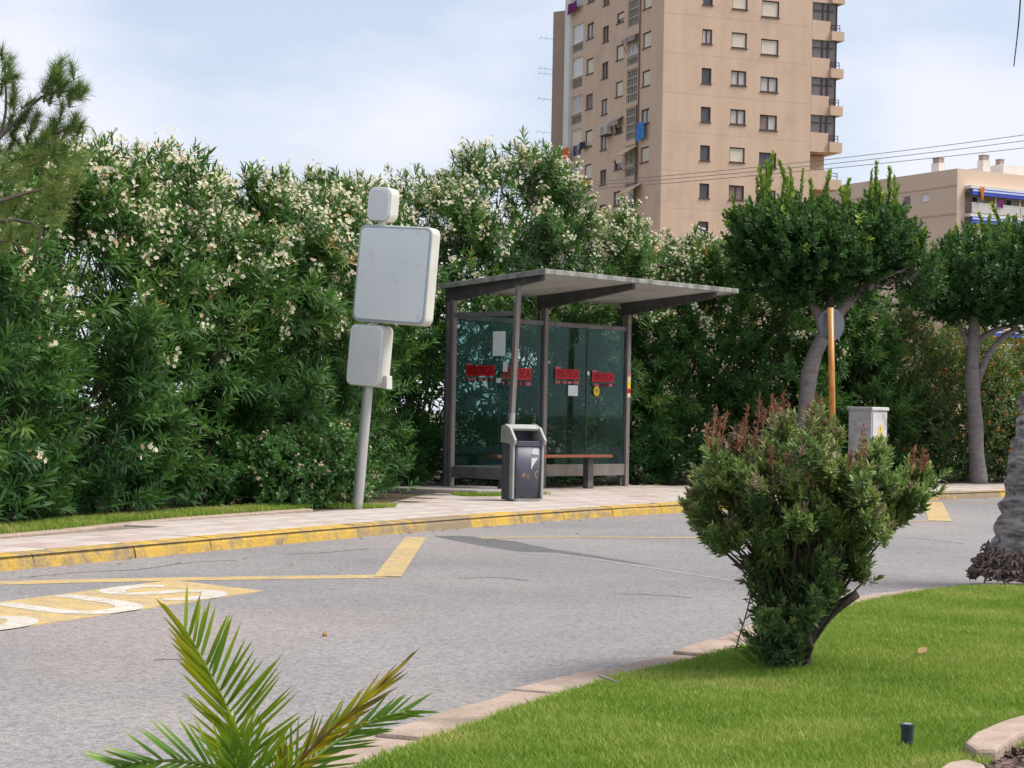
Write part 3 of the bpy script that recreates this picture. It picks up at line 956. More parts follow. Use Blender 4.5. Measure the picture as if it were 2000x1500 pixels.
# stickers and notices on the glass
def on_back(px, py, d=0.012):
    a, z = FS.unproject(px, py, d)
    return a, z
FSIDE = Frame(FS.p(0, 0, 0), ndir, -bdir)          # side panel seen from outside: along the street-ward direction
def sticker(fr, px, py, w, h, m, name, d, poly=None, label=None):
    a, z = fr.unproject(px, py, d)
    o = fr.p(a, d, z)
    poly = poly or [(-w / 2, -h / 2), (w / 2, -h / 2), (w / 2, h / 2), (-w / 2, h / 2)]
    ob = MB().plate(o, fr.ex, (0, 0, 1), fr.en, poly, 0.0015).build(name, m, sh)
    if label: ob['label'] = label
    return a, z, ob
def red_sign(fr, px, py, w, d, sgn=1):
    h = w * 0.27
    a, z, ob = sticker(fr, px, py, w, h, 'sticker_red', 'red_sticker', d)
    o = fr.p(a, d + 0.0035, z)
    text_mesh('sticker_lettering', 'VISUTECA', h * 1.02, 'sticker_dark', ob, o, fr.ex, (0, 0, 1), w / (h * 5.2))
    # tall first letter with its own bar above, and a strip of small print below
    MB().plate(fr.p(a, d, z), fr.ex, (0, 0, 1), fr.en, [(-w / 2, h / 2 + 0.003), (-w * 0.28, h / 2 + 0.003), (-w * 0.28, h * 0.72), (-w / 2, h * 0.72)], 0.0015).build('sticker_mark', 'sticker_pink', ob)
    rr = random.Random(int(px))
    x = -w / 2
    while x < w / 2 - 0.01:
        ww = rr.uniform(0.012, 0.05)
        x1 = min(w / 2, x + ww)
        MB().plate(fr.p(a, d, z), fr.ex, (0, 0, 1), fr.en, [(x, -h * 0.98), (x1, -h * 0.98), (x1, -h * 0.68), (x, -h * 0.68)], 0.0015).build('small_print', 'sticker_dark' if rr.random() < 0.4 else 'sticker_pink', ob)
        x = x1 + 0.006
DS = 0.012
red_sign(FSIDE, 938, 724, 0.46, DS)
red_sign(FS, 1010, 730, 0.54, DS)
red_sign(FS, 1108, 731, 0.47, DS)
red_sign(FS, 1178, 737, 0.45, DS)
sticker(FSIDE, 975, 671, 0.20, 0.29, 'paper', 'paper_notice', DS)
sticker(FSIDE, 987, 716, 0.07, 0.115, 'paper', 'paper_notice', DS)
sticker(FSIDE, 974, 743, 0.075, 0.055, 'paper', 'paper_notice', DS)
sticker(FSIDE, 927, 752, 0.05, 0.05, 'paper', 'paper_scrap', DS, [(-0.03, -0.025), (0.03, -0.025), (0.012, 0.0), (0.03, 0.025), (-0.03, 0.025)])
sticker(FSIDE, 901, 636, 0.04, 0.035, 'shelter_rail', 'paper_scrap', DS)
sticker(FS, 1119, 763, 0.195, 0.135, 'paper', 'paper_notice', DS)
sticker(FS, 1149, 729, 0.05, 0.045, 'paper', 'paper_scrap', DS, [(-0.025, -0.01), (0.0, -0.028), (0.028, -0.02), (0.018, 0.0), (0.024, 0.02), (-0.02, 0.026)])
a_, z_, ov = sticker(FS, 1165, 764, 0.1, 0.1, 'sticker_black', 'oval_sticker', DS, [(0.072 * math.cos(t), 0.076 * math.sin(t)) for t in np.linspace(0, 6.283, 25)[:-1]])
MB().plate(FS.p(a_, DS + 0.0025, z_), bdir, (0, 0, 1), ndir, [(0.062 * math.cos(t), 0.067 * math.sin(t)) for t in np.linspace(0, 6.283, 25)[:-1]], 0.001).build('oval_face', 'sticker_yellow', ov)
text_mesh('oval_lettering', 'TEF', 0.05, 'sticker_black', ov, FS.p(a_, DS + 0.0055, z_ + 0.002), bdir, (0, 0, 1), 0.95)
a_, z_ = FS.unproject(1073, 708, DS)
text_mesh('number_sticker', '41', 0.06, 'paper', sh, FS.p(a_, DS, z_), bdir, (0, 0, 1), 1.0)
for y0, y1, m_ in ((728, 735, 'sticker_pink'), (735, 746, 'sticker_cream'), (746, 759, 'sticker_yellow'), (759, 768, 'sticker_red'), (768, 776, 'sticker_cream')):
    _, zt = FS.unproject(1224, y0, 0.037)
    _, zb = FS.unproject(1224, y1, 0.037)
    MB().plate(FS.p(LEN, 0.0335, (zt + zb) / 2), bdir, (0, 0, 1), ndir, [(-0.033, -(zt - zb) / 2), (0.033, -(zt - zb) / 2), (0.033, (zt - zb) / 2 - 0.002), (-0.033, (zt - zb) / 2 - 0.002)], 0.001).build('post_sticker', m_, sh)

# bench
bz = 0.53
ba = FS.p(0.32, 0.34, 0.135)
bench = empty('bench', ba, 'narrow bench with a red-brown seat plank inside the bus shelter', 'bench')
for dd in (0.24, 0.345):
    MB().fbox(FS, 0.35, 2.55, dd, dd + 0.095, bz, bz + 0.035).build('seat_plank', 'bench_wood', bench, bevel=0.006)
for aa in (0.75, 2.2):
    MB().fbox(FS, aa - 0.055, aa + 0.055, 0.28, 0.37, 0.135 if aa > 1 else 0.16, bz - 0.002).build('leg', 'shelter_dark', bench, bevel=0.006)

# ================================================================== litter bin
bb = gnd(1021, 979, 0.13)
bb[2] = 0.135
bin_ = empty('litter_bin', bb, 'dark blue-grey litter bin with pale hood in front of the shelter', 'litter bin')
ang = math.radians(24)
bx_, by_ = np.array([math.cos(ang), math.sin(ang), 0]), np.array([math.sin(ang), -math.cos(ang), 0])   # along the front, out of the front
bz_ = np.array([0, 0, 1.0])
def bp(x, y, z):
    return bb + bx_ * x * 0.84 + by_ * y * 0.92 + bz_ * z
def loft(sections):
    mb = MB()
    n = len(sections[0])
    v = [p for s in sections for p in s]
    f = [(k * n + q, k * n + (q + 1) % n, (k + 1) * n + (q + 1) % n, (k + 1) * n + q) for k in range(len(sections) - 1) for q in range(n)]
    mb.add(v, f + [tuple(range(n))[::-1], tuple(range((len(sections) - 1) * n, len(sections) * n))])
    return mb
def sect(w, d, z, r=0.045, cy=0.0):
    return [bp(x, y + cy, z) for x, y in rrect(w, d, r, 4)]
loft([sect(0.335, 0.25, 0.03), sect(0.355, 0.27, 0.30), sect(0.375, 0.29, 0.585)]).build('container', 'bin_body', bin_, smooth=True)
loft([sect(0.387, 0.30, 0.587, 0.05), sect(0.39, 0.305, 0.632, 0.05)]).build('container_rim', 'bin_body', bin_)
loft([sect(0.36, 0.28, 0.634, 0.05), sect(0.35, 0.27, 0.64, 0.05)]).build('opening', 'bin_inside_shade', bin_)  # dark plate on the solid container, coloured as its shaded inside
# pale frame: base tray, uprights at the two sides, sloping hood
loft([sect(0.365, 0.30, 0.0, 0.05), sect(0.385, 0.315, 0.028, 0.05)]).build('base_tray', 'bin_hood', bin_)
for sx in (-1, 1):
    x = 0.203 * sx
    MB().hexa([bp(x + a * 0.017, y, z) for z in (0.02, 0.615) for a, y in ((-1, 0.135), (1, 0.135), (1, 0.045), (-1, 0.045))]).build('side_upright', 'bin_hood', bin_, bevel=0.01)
    MB().hexa([bp(x * 0.97 + a * 0.010, y, z) for z in (0.012, 0.60) for a, y in ((-1, 0.04), (1, 0.04), (1, -0.104), (-1, -0.104))]).build('side_panel', 'bin_body', bin_)
# hood: sloped plate with an opening, thick sides
prof = [(0.158, 0.60), (0.172, 0.655), (0.035, 0.785), (-0.09, 0.82), (-0.19, 0.80), (-0.205, 0.62), (-0.10, 0.62), (0.04, 0.60)]
for sx in (-1, 1):
    o = bp(0.208 * sx - 0.017, 0, 0)
    MB().plate(o, by_, bz_, bx_, prof, 0.034).build('hood_side', 'bin_hood', bin_, bevel=0.012)
mb = MB()
rows = [(0.045, 0.768, 0.02), (-0.09, 0.802, 0.02), (-0.18, 0.784, 0.02)]
top = [(0.045, 0.774), (-0.09, 0.817), (-0.188, 0.797)]
bot = [(0.03, 0.752), (-0.09, 0.79), (-0.17, 0.77)]
v = [bp(x, y, z) for x in (-0.19, 0.19) for y, z in top + bot[::-1]]
mb.add(v, [(0, 1, 2, 3, 4, 5), (11, 10, 9, 8, 7, 6)] + [(q, q + 6, (q + 1) % 6 + 6, (q + 1) % 6) for q in range(6)])
mb.build('hood_top', 'bin_hood', bin_)
MB().hexa([bp(x, y, z) for z in (0.63, 0.775) for x, y in ((-0.189, -0.150), (0.189, -0.150), (0.189, -0.17), (-0.189, -0.17))]).build('hood_back', 'bin_body', bin_)
MB().hexa([bp(x, y, z) for z in (0.01, 0.66) for x, y in ((-0.215, -0.105), (0.215, -0.105), (0.215, -0.19), (-0.215, -0.19))]).build('back_plate', 'bin_body', bin_, bevel=0.008)
yf = lambda z: 0.125 + (z - 0.03) / 0.555 * 0.02 + 0.0015
def bsheet(poly, m, name):
    MB().add([bp(x, yf(z), z) for x, z in poly] + [bp(x, yf(z) + 0.0015, z) for x, z in poly],
             [tuple(range(len(poly)))[::-1], tuple(range(len(poly), 2 * len(poly)))] + [(q, (q + 1) % len(poly), (q + 1) % len(poly) + len(poly), q + len(poly)) for q in range(len(poly))]).build(name, m, bin_)
bsheet([(0.035, 0.505), (0.135, 0.495), (0.14, 0.56), (0.065, 0.565)], 'paper', 'white_sticker')
bsheet([(0.04, 0.335), (0.065, 0.38), (0.125, 0.455), (0.125, 0.465), (0.04, 0.462)], 'paper', 'white_sticker')
for poly in ([(-0.09, 0.265), (-0.055, 0.31), (-0.05, 0.31), (-0.05, 0.25), (-0.058, 0.25), (-0.06, 0.285), (-0.08, 0.262)], [(-0.10, 0.27), (-0.03, 0.275), (-0.03, 0.284), (-0.10, 0.279)],
             [(-0.02, 0.28), (-0.012, 0.28), (0.0, 0.245), (0.012, 0.285), (0.02, 0.285), (0.003, 0.232)], [(0.095, 0.31), (0.135, 0.33), (0.138, 0.32), (0.105, 0.30), (0.105, 0.27), (0.13, 0.25), (0.125, 0.242), (0.095, 0.265)]):
    bsheet(poly, 'scratch_orange', 'scrawled_mark')

# ================================================================== bus-stop sign post with blank panels
sb = gnd(698, 993, 0.125)
sg = empty('bus_stop_sign', sb, 'tilted post with three blank white rounded sign panels beside the hedge', 'sign')
stop = at(752, 372, sb[1] - 0.05)
axis = unit(stop - sb)
yaw = math.radians(29)
sx_ = np.array([math.cos(yaw), -math.sin(yaw), 0.0])      # panel width direction: right end nearer
sx_ = unit(sx_ - axis * np.dot(sx_, axis))
sn_ = np.cross(sx_, axis)                                 # faces the viewer, a little to the left
def on_axis(y):
    """point of the pole axis seen at picture height y"""
    lo, hi = 0.0, 5.0
    for _ in range(40):
        mid = (lo + hi) / 2
        q = sb + axis * mid
        py = project(q)[1]
        if py > y: lo = mid
        else: hi = mid
    return sb + axis * lo
MB().tube([sb - axis * 0.05, on_axis(765)], 0.051, 20).build('pole', 'sign_pole', sg, smooth=False)
MB().tube([on_axis(766), on_axis(752)], [0.050, 0.044], 20).build('collar', 'galvanised', sg)
MB().tube([on_axis(753), on_axis(380)], 0.036, 16).build('inner_pole', 'sign_white', sg)
def panel(y0, y1, xc, w, thick, m, rim, r, dep):
    c0, c1 = on_axis(y0), on_axis(y1)
    h = float(np.linalg.norm(c1 - c0))
    c = (c0 + c1) / 2
    # slide along the panel so that its middle is seen at xc
    best = min(np.linspace(-0.6, 0.9, 301), key=lambda t: abs(project(c + sx_ * t)[0] - xc))
    c = c + sx_ * best
    body = MB().plate(c - sn_ * thick / 2, sx_, axis, sn_, rrect(w, h, r, 6), thick).build('sign_panel', 'sign_side', sg, bevel=0.012)
    MB().plate(c + sn_ * (thick / 2 + 0.001), sx_, axis, sn_, rrect(w - 0.025, h - 0.025, r * 0.9, 6), 0.004).build('panel_rim', rim, body)
    MB().plate(c + sn_ * (thick / 2 + 0.006), sx_, axis, sn_, rrect(w - 0.06, h - 0.06, r * 0.8, 6), 0.004).build('panel_face', m, body)
    return c, h
panel(630, 441, 774, 0.83, 0.15, 'sign_white', 'sign_rim', 0.07, 0)
panel(434, 367, 749, 0.265, 0.155, 'sign_grey', 'sign_white', 0.075, 0)
c3, h3 = panel(755, 635, 722, 0.40, 0.16, 'sign_grey', 'sign_white', 0.065, 0)
q = c3 + sx_ * 0.185 - axis * (h3 / 2 - 0.02)
MB().hexa([q + sx_ * a + axis * b + sn_ * d for d in (-0.05, 0.05) for a, b in ((0.0, -0.02), (0.075, -0.03), (0.06, 0.10), (0.02, 0.10))]).build('end_clip', 'sign_side', sg, bevel=0.008)

# ================================================================== round sign on an ochre pole
pb = at(1628, 962, 25.5)
pb[2] = 0.13
ptp = at(1622, 601, 25.5)
rs = empty('round_sign', pb, 'grey back of a round road sign on an ochre pole', 'sign')
MB().tube([pb, ptp], 0.043, 16).build('pole', 'pole_ochre', rs, smooth=True)
dc = at(1624, 634, 25.58)
circ = [(0.185 * math.cos(t), 0.215 * math.sin(t)) for t in np.linspace(0, 2 * math.pi, 41)[:-1]]
MB().plate(dc, (0.96, 0.28, 0), (0, 0, 1), (0.28, -0.96, 0), circ, 0.004).build('disc', 'disc_grey', rs)
for y in (612, 655):
    cc = at(1622, y, 25.5)
    MB().box(cc + np.array([0, 0.046, 0]), (0.14, 0.03, 0.03)).build('bracket', 'disc_grey', rs)

# ================================================================== electric cabinet
cb = at(1700, 948, 28.2)
cb[2] = 0.122
cab = empty('electric_cabinet', cb, 'scuffed pale grey electric cabinet with a yellow warning sticker by the hedge', 'cabinet')
ca = math.radians(42)
cx_, cy_ = np.array([math.cos(ca), -math.sin(ca), 0]), np.array([math.sin(ca), math.cos(ca), 0])
FC1 = Frame(cb, np.array([0.70, 0.714, 0]), np.array([0.714, -0.70, 0]))     # right-hand face (the door)
W1, W2, HC = 0.40, 0.40, 1.09
MB().fbox(FC1, 0, W1, -W2, 0, cb[2] + 0.06, cb[2] + HC).build('body', 'cabinet', cab, bevel=0.008)
MB().fbox(FC1, 0.01, W1 - 0.01, -W2 + 0.01, -0.01, cb[2] - 0.02, cb[2] + 0.058).build('base', 'concrete', cab)
MB().fbox(FC1, -0.022, W1 + 0.022, -W2 - 0.022, 0.026, cb[2] + HC + 0.002, cb[2] + HC + 0.055).build('lid', 'cabinet', cab, bevel=0.012)
dr = MB().fbox(FC1, 0.02, W1 - 0.015, 0.001, 0.012, cb[2] + 0.09, cb[2] + HC - 0.02).build('door', 'cabinet', cab, bevel=0.004)
o = FC1.p(0.21, 0.0135, cb[2] + 0.83)
MB().plate(o, FC1.ex, (0, 0, 1), FC1.en, [(-0.07, -0.06), (0.07, -0.06), (0.0, 0.075)], 0.002).build('warning_triangle', 'sticker_yellow', dr)
MB().plate(o + FC1.en * 0.0025, FC1.ex, (0, 0, 1), FC1.en, [(-0.012, -0.045), (0.012, -0.005), (0.0, -0.005), (0.01, 0.035), (-0.018, -0.012), (-0.004, -0.012)], 0.001).build('lightning_mark', 'sticker_black', dr)
MB().plate(o - np.array([0, 0, 0.115]), FC1.ex, (0, 0, 1), FC1.en, [(-0.07, -0.028), (0.075, -0.028), (0.075, 0.03), (-0.07, 0.03)], 0.002).build('warning_label', 'sticker_yellow', dr)
# ================================================================== oleander hedge: one shrub after another
FRONT = np.array([0.75, -0.66, 0.0])
def branch_lines(mb, base, tips, r0, r1, rng, wob=0.12, n=5, sides=5):
    for t in tips:
        pts, rad = [], []
        w = rng.normal(0, wob, 3)
        w[2] *= 0.3
        for k in range(n + 1):
            f = k / n
            p = base + (t - base) * np.array([f ** 1.35, f ** 1.35, f]) + w * math.sin(math.pi * f)
            pts.append(p)
            rad.append(r0 + (r1 - r0) * f)
        mb.tube(pts, rad, sides, caps=False)

def oleander(c, H, R, seed, label, nb=124, ns=9, bloom=1.0, low=0.0, leafL=0.165, hole=0.0, young=0.0):
    rng = np.random.default_rng(seed)
    base = np.array([c[0], c[1], 0.115])
    root = empty('oleander_shrub', base, label, 'shrub', 'flowering oleander shrubs of the hedge')
    phi = rng.uniform(0, 2 * math.pi, nb * 4)
    dirs = np.stack([np.cos(phi), np.sin(phi), 0 * phi], 1)
    keep = rng.uniform(0, 1, len(phi)) < np.where(dirs @ FRONT > -0.25, 1.0, 0.42)
    dirs = dirs[keep][:nb]
    h = 0.06 + 0.94 * rng.uniform(0, 1, len(dirs)) ** 0.9
    h[:24] = rng.uniform(0.84, 1.0, 24)
    prof = np.where(h < 0.6, 0.86 + 0.16 * np.sin(np.pi * h / 1.2), 1.02 * np.sqrt(np.clip(1 - ((h - 0.6) / 0.43) ** 2, 0.02, 1)))
    lump = 1 + 0.13 * np.sin(3 * phi[:len(dirs)] + seed) * np.sin(5 * h + seed * 1.7) + rng.normal(0, 0.06, len(dirs))
    C = base + dirs * (R * prof * lump * 0.86)[:, None]
    C[:, 2] = base[2] + h * H * 0.90 * (1 + rng.normal(0, 0.03, len(h)))
    # some tall stray shoots along the crown
    out = dirs * np.clip(1.1 - h, 0.12, 1)[:, None] + np.array([0, 0, 1.0]) * (0.35 + 0.75 * h)[:, None]
    P, D, HT = [], [], []
    for k in range(ns):
        d = unit(out + rng.normal(0, 0.5, out.shape))
        P.append(C + d * rng.uniform(0.0, 0.30, len(C))[:, None])
        D.append(d)
        HT.append(h)
    P, D, HT = np.concatenate(P), np.concatenate(D), np.concatenate(HT)
    lv = Leaves()
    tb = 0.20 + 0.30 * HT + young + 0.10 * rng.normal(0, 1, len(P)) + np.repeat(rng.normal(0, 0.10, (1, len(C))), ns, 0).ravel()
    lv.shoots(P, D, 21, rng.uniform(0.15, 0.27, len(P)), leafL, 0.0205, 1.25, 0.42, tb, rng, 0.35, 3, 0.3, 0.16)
    # inner leaves that close the hedge
    ni = int(170 * (1 - hole))
    hi = rng.uniform(0.02, 0.80 if hole < 0.3 else 0.5, ni)
    ph = rng.uniform(0, 6.283, ni)
    rr = R * rng.uniform(0.05, 0.72, ni)
    Pi = base + np.stack([np.cos(ph) * rr, np.sin(ph) * rr, hi * H], 1)
    Di = unit(rng.normal(0, 1, (ni, 3)) + np.array([0.2, -0.2, 0.6]))
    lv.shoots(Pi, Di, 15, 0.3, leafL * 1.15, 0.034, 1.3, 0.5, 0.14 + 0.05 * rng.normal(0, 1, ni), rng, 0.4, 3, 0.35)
    # yellowed leaves here and there
    # low skirt that hides the soil
    nl_ = 90
    ph = rng.uniform(-1.9, 1.9, nl_) + math.atan2(FRONT[1], FRONT[0])
    Pl = base + np.stack([np.cos(ph) * R * rng.uniform(0.7, 0.98, nl_), np.sin(ph) * R * rng.uniform(0.7, 0.98, nl_), rng.uniform(0.02, 0.4, nl_)], 1)
    Dl = unit(np.stack([np.cos(ph), np.sin(ph), rng.uniform(0.2, 1.3, nl_)], 1) + rng.normal(0, 0.3, (nl_, 3)))
    lv.shoots(Pl, Dl, 18, 0.22, leafL, 0.024, 1.2, 0.4, 0.25 + rng.normal(0, 0.12, nl_), rng, 0.35, 3, 0.3, 0.1)
    # stray shoots standing above the crown
    nst = 16
    ph = rng.uniform(0, 6.283, nst)
    rs_ = R * rng.uniform(0.1, 0.85, nst)
    Ps = base + np.stack([np.cos(ph) * rs_, np.sin(ph) * rs_, H * np.sqrt(1 - (rs_ / R) ** 2 * 0.35) * 0.88], 1)
    Ds = unit(np.stack([np.cos(ph) * 0.3, np.sin(ph) * 0.3, 1 + 0 * ph], 1) + rng.normal(0, 0.15, (nst, 3)))
    Ls = rng.uniform(0.2, 0.48, nst)
    lv.shoots(Ps, Ds, 20, Ls, leafL * 0.85, 0.02, 0.8, 0.4, 0.42 + rng.normal(0, 0.1, nst), rng, 0.2, 3, 0.3, 0.2, 0.25)
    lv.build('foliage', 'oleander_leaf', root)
    fl = Flowers()
    sel = rng.uniform(0, 1, len(P)) < bloom * np.clip((HT - (0.45 - low)) * 1.9, 0.02, 0.78) * np.tile(0.25 + 1.25 * rng.uniform(0, 1, len(C)) ** 1.2, ns)
    tips = P[sel] + D[sel] * 0.20
    nf = 11
    for k in range(nf):
        off = rng.normal(0, 0.038, tips.shape)
        old = rng.uniform(0, 1, len(tips)) < 0.17
        fl.add(tips + D[sel] * rng.uniform(0.0, 0.09, len(tips))[:, None] + off, D[sel] + rng.normal(0, 0.6, tips.shape) + FRONT * 0.3, rng.uniform(0.0145, 0.026, len(tips)),
               np.where(old, rng.uniform(0.6, 1.0, len(tips)), rng.uniform(0.0, 0.4, len(tips))), rng)
    for k in range(9):
        e_ = Ps + Ds * (Ls + 0.03)[:, None] + rng.normal(0, 0.035, Ps.shape)
        fl.add(e_, Ds + rng.normal(0, 0.6, Ps.shape), rng.uniform(0.014, 0.024, nst), rng.uniform(0, 0.7, nst), rng)
    if len(tips):
        fl.build('flowers', 'oleander_flower', root)
    mb = MB()
    branch_lines(mb, base, C[rng.permutation(len(C))[:26]], 0.022, 0.006, rng)
    for p_, d_, l_ in zip(Ps, Ds, Ls):
        mb.tube([p_ - d_ * 0.5, p_ + d_ * l_ * 0.5, p_ + d_ * l_], [0.007, 0.005, 0.003], 4, caps=False)
    mb.build('branches', 'twig', root)
    return root

OL = [((-4.7, 15.0), 2.80, 1.15, 'oleander shrub at the far left edge, behind the pine branches', dict(bloom=0.7)),
      ((-4.1, 16.9), 3.05, 1.15, 'oleander shrub right behind the low pine branches, above the grass strip', dict(bloom=0.8, hole=0.5, young=0.03)),
      ((-3.6, 18.6), 3.2, 1.2, 'oleander shrub with sky showing through it, just right of the pine', dict(bloom=1.0, hole=0.6)),
      ((-2.95, 20.0), 3.25, 1.2, 'oleander shrub standing behind the low pink-flowered lantana', dict(bloom=1.0, low=0.06)),
      ((-2.35, 21.5), 3.35, 1.2, 'oleander shrub just left of the tilted sign panels', dict(bloom=1.0, low=0.05, hole=-0.4)),
      ((-2.1, 23.7), 3.78, 0.98, 'oleander shrub directly behind the tilted sign post', dict(bloom=0.9, hole=-0.9)),
      ((-1.3, 25.4), 4.05, 1.2, 'oleander shrub between the sign panels and the left end of the shelter', dict(bloom=1.0, hole=-0.5)),
      ((-0.15, 26.6), 4.72, 1.28, 'tallest oleander shrub of the hedge, rising behind the shelter roof', dict(bloom=1.0, hole=-0.5)),
      ((1.05, 27.7), 3.8, 1.25, 'oleander shrub behind the right half of the shelter, below the tower', dict(bloom=1.0, low=0.0, hole=-0.6)),
      ((2.3, 28.6), 3.55, 1.25, 'oleander shrub just right of the shelter, beyond its roof tip', dict(bloom=0.7, low=0.0, hole=-1.2)),
      ((3.6, 29.5), 3.4, 1.25, 'oleander shrub behind the leaning trunk of the clipped tree', dict(bloom=0.5, low=0.0, hole=-1.5)),
      ((4.95, 30.4), 3.0, 1.2, 'oleander shrub behind the ochre sign pole and the cabinet', dict(bloom=0.3, low=0.0, hole=-1.5))]
for q, (c, H, R, lab, kw) in enumerate(OL):
    oleander(c, H, R, 100 + q, lab, leafL=0.15 if q < 4 else 0.132, **kw)

# ------------------------------------------------------------------ small-leaved flowering shrubs
def small_shrub(name, c, H, RX, RY, seed, label, leafm, flm, group=None, n=1500, leafL=0.05, leafW=0.024, nfl=160, flr=0.012, axis=(0.75, 0.66), topt=0.3, per=9, cl=6):
    rng = np.random.default_rng(seed)
    base = np.array([c[0], c[1], 0.115])
    root = empty(name, base, label, 'shrub', group)
    ex = np.array([axis[0], axis[1], 0]) / np.hypot(*axis)
    ey = np.array([ex[1], -ex[0], 0])
    ph = rng.uniform(0, 6.283, n)
    h = rng.uniform(0.02, 1, n)
    pr = np.sqrt(np.clip(1 - np.maximum(0, (h - 0.45) / 0.56) ** 2, 0.01, 1))
    lump = 1 + 0.14 * np.sin(5 * ph + seed) * np.sin(6 * h + seed) + rng.normal(0, 0.08, n)
    rr = np.where(rng.uniform(0, 1, n) < 0.8, rng.uniform(0.82, 1.05, n), rng.uniform(0.2, 0.8, n)) * pr * lump
    P = base + ex * (np.cos(ph) * rr * RX)[:, None] + ey * (np.sin(ph) * rr * RY)[:, None]
    P[:, 2] += h * H * (1 + 0.08 * np.sin(4 * ph + 2 * seed))
    O = unit(ex * np.cos(ph)[:, None] + ey * np.sin(ph)[:, None] + np.array([0, 0, 0.9]) * (0.3 + h)[:, None] + rng.normal(0, 0.45, (n, 3)))
    lv = Leaves()
    lv.shoots(P, O, per, 0.13, leafL, leafW, 1.3, 0.6, 0.3 + topt * (h - 0.4) + rng.normal(0, 0.14, n), rng, 0.3, 2, 0.4, 0.1)
    lv.build('foliage', leafm, root)
    fl = Flowers()
    i = rng.permutation(n)[:nfl]
    for k in range(cl):
        fl.add(P[i] + O[i] * 0.15 + rng.normal(0, 0.014, (len(i), 3)), O[i] + rng.normal(0, 0.4, (len(i), 3)), rng.uniform(0.7, 1.2, len(i)) * flr, np.clip(rng.uniform(0, 1, len(i)), 0, 1), rng)
    fl.build('flowers', flm, root)
    mb = MB()
    branch_lines(mb, base, P[rng.permutation(n)[:14]], 0.014, 0.004, rng)
    mb.build('branches', 'twig', root)
    return root

small_shrub('lantana_shrub', (-2.32, 18.75), 0.66, 0.62, 0.45, 301, 'low lantana shrub with small pink flowers at the foot of the hedge', 'lantana_leaf', 'lantana_flower',
            n=900, nfl=75, axis=(0.5, 0.85), leafL=0.055, leafW=0.03)
small_shrub('lantana_shrub', (-1.88, 19.25), 0.72, 0.5, 0.42, 302, 'low lantana shrub with small pink flowers next to the tilted sign post', 'lantana_leaf', 'lantana_flower',
            n=700, nfl=60, axis=(0.5, 0.85), leafL=0.055, leafW=0.03)
GR = 'orange-flowered shrubs behind the right-hand trees'
small_shrub('honeysuckle_shrub', (6.05, 31.0), 2.62, 1.0, 0.9, 311, 'tall orange-flowered shrub between the cabinet and the right-hand trunk', 'orange_leaf', 'orange_flower', GR, n=3000, nfl=260, flr=0.018, leafL=0.07, leafW=0.026, topt=0.55)
small_shrub('honeysuckle_shrub', (7.45, 31.9), 2.40, 1.0, 0.9, 312, 'orange-flowered shrub directly behind the right-hand straight trunk', 'orange_leaf', 'orange_flower', GR, n=3000, nfl=460, flr=0.018, leafL=0.07, leafW=0.026, topt=0.75)
small_shrub('honeysuckle_shrub', (8.8, 32.8), 2.35, 1.0, 0.9, 313, 'orange-flowered shrub at the far right edge behind the palm trunk', 'orange_leaf', 'orange_flower', GR, n=2800, nfl=520, flr=0.018, leafL=0.07, leafW=0.026, topt=0.8)

# ================================================================== clipped street trees
def px_r(px, Y):
    return px * Y / F_PX

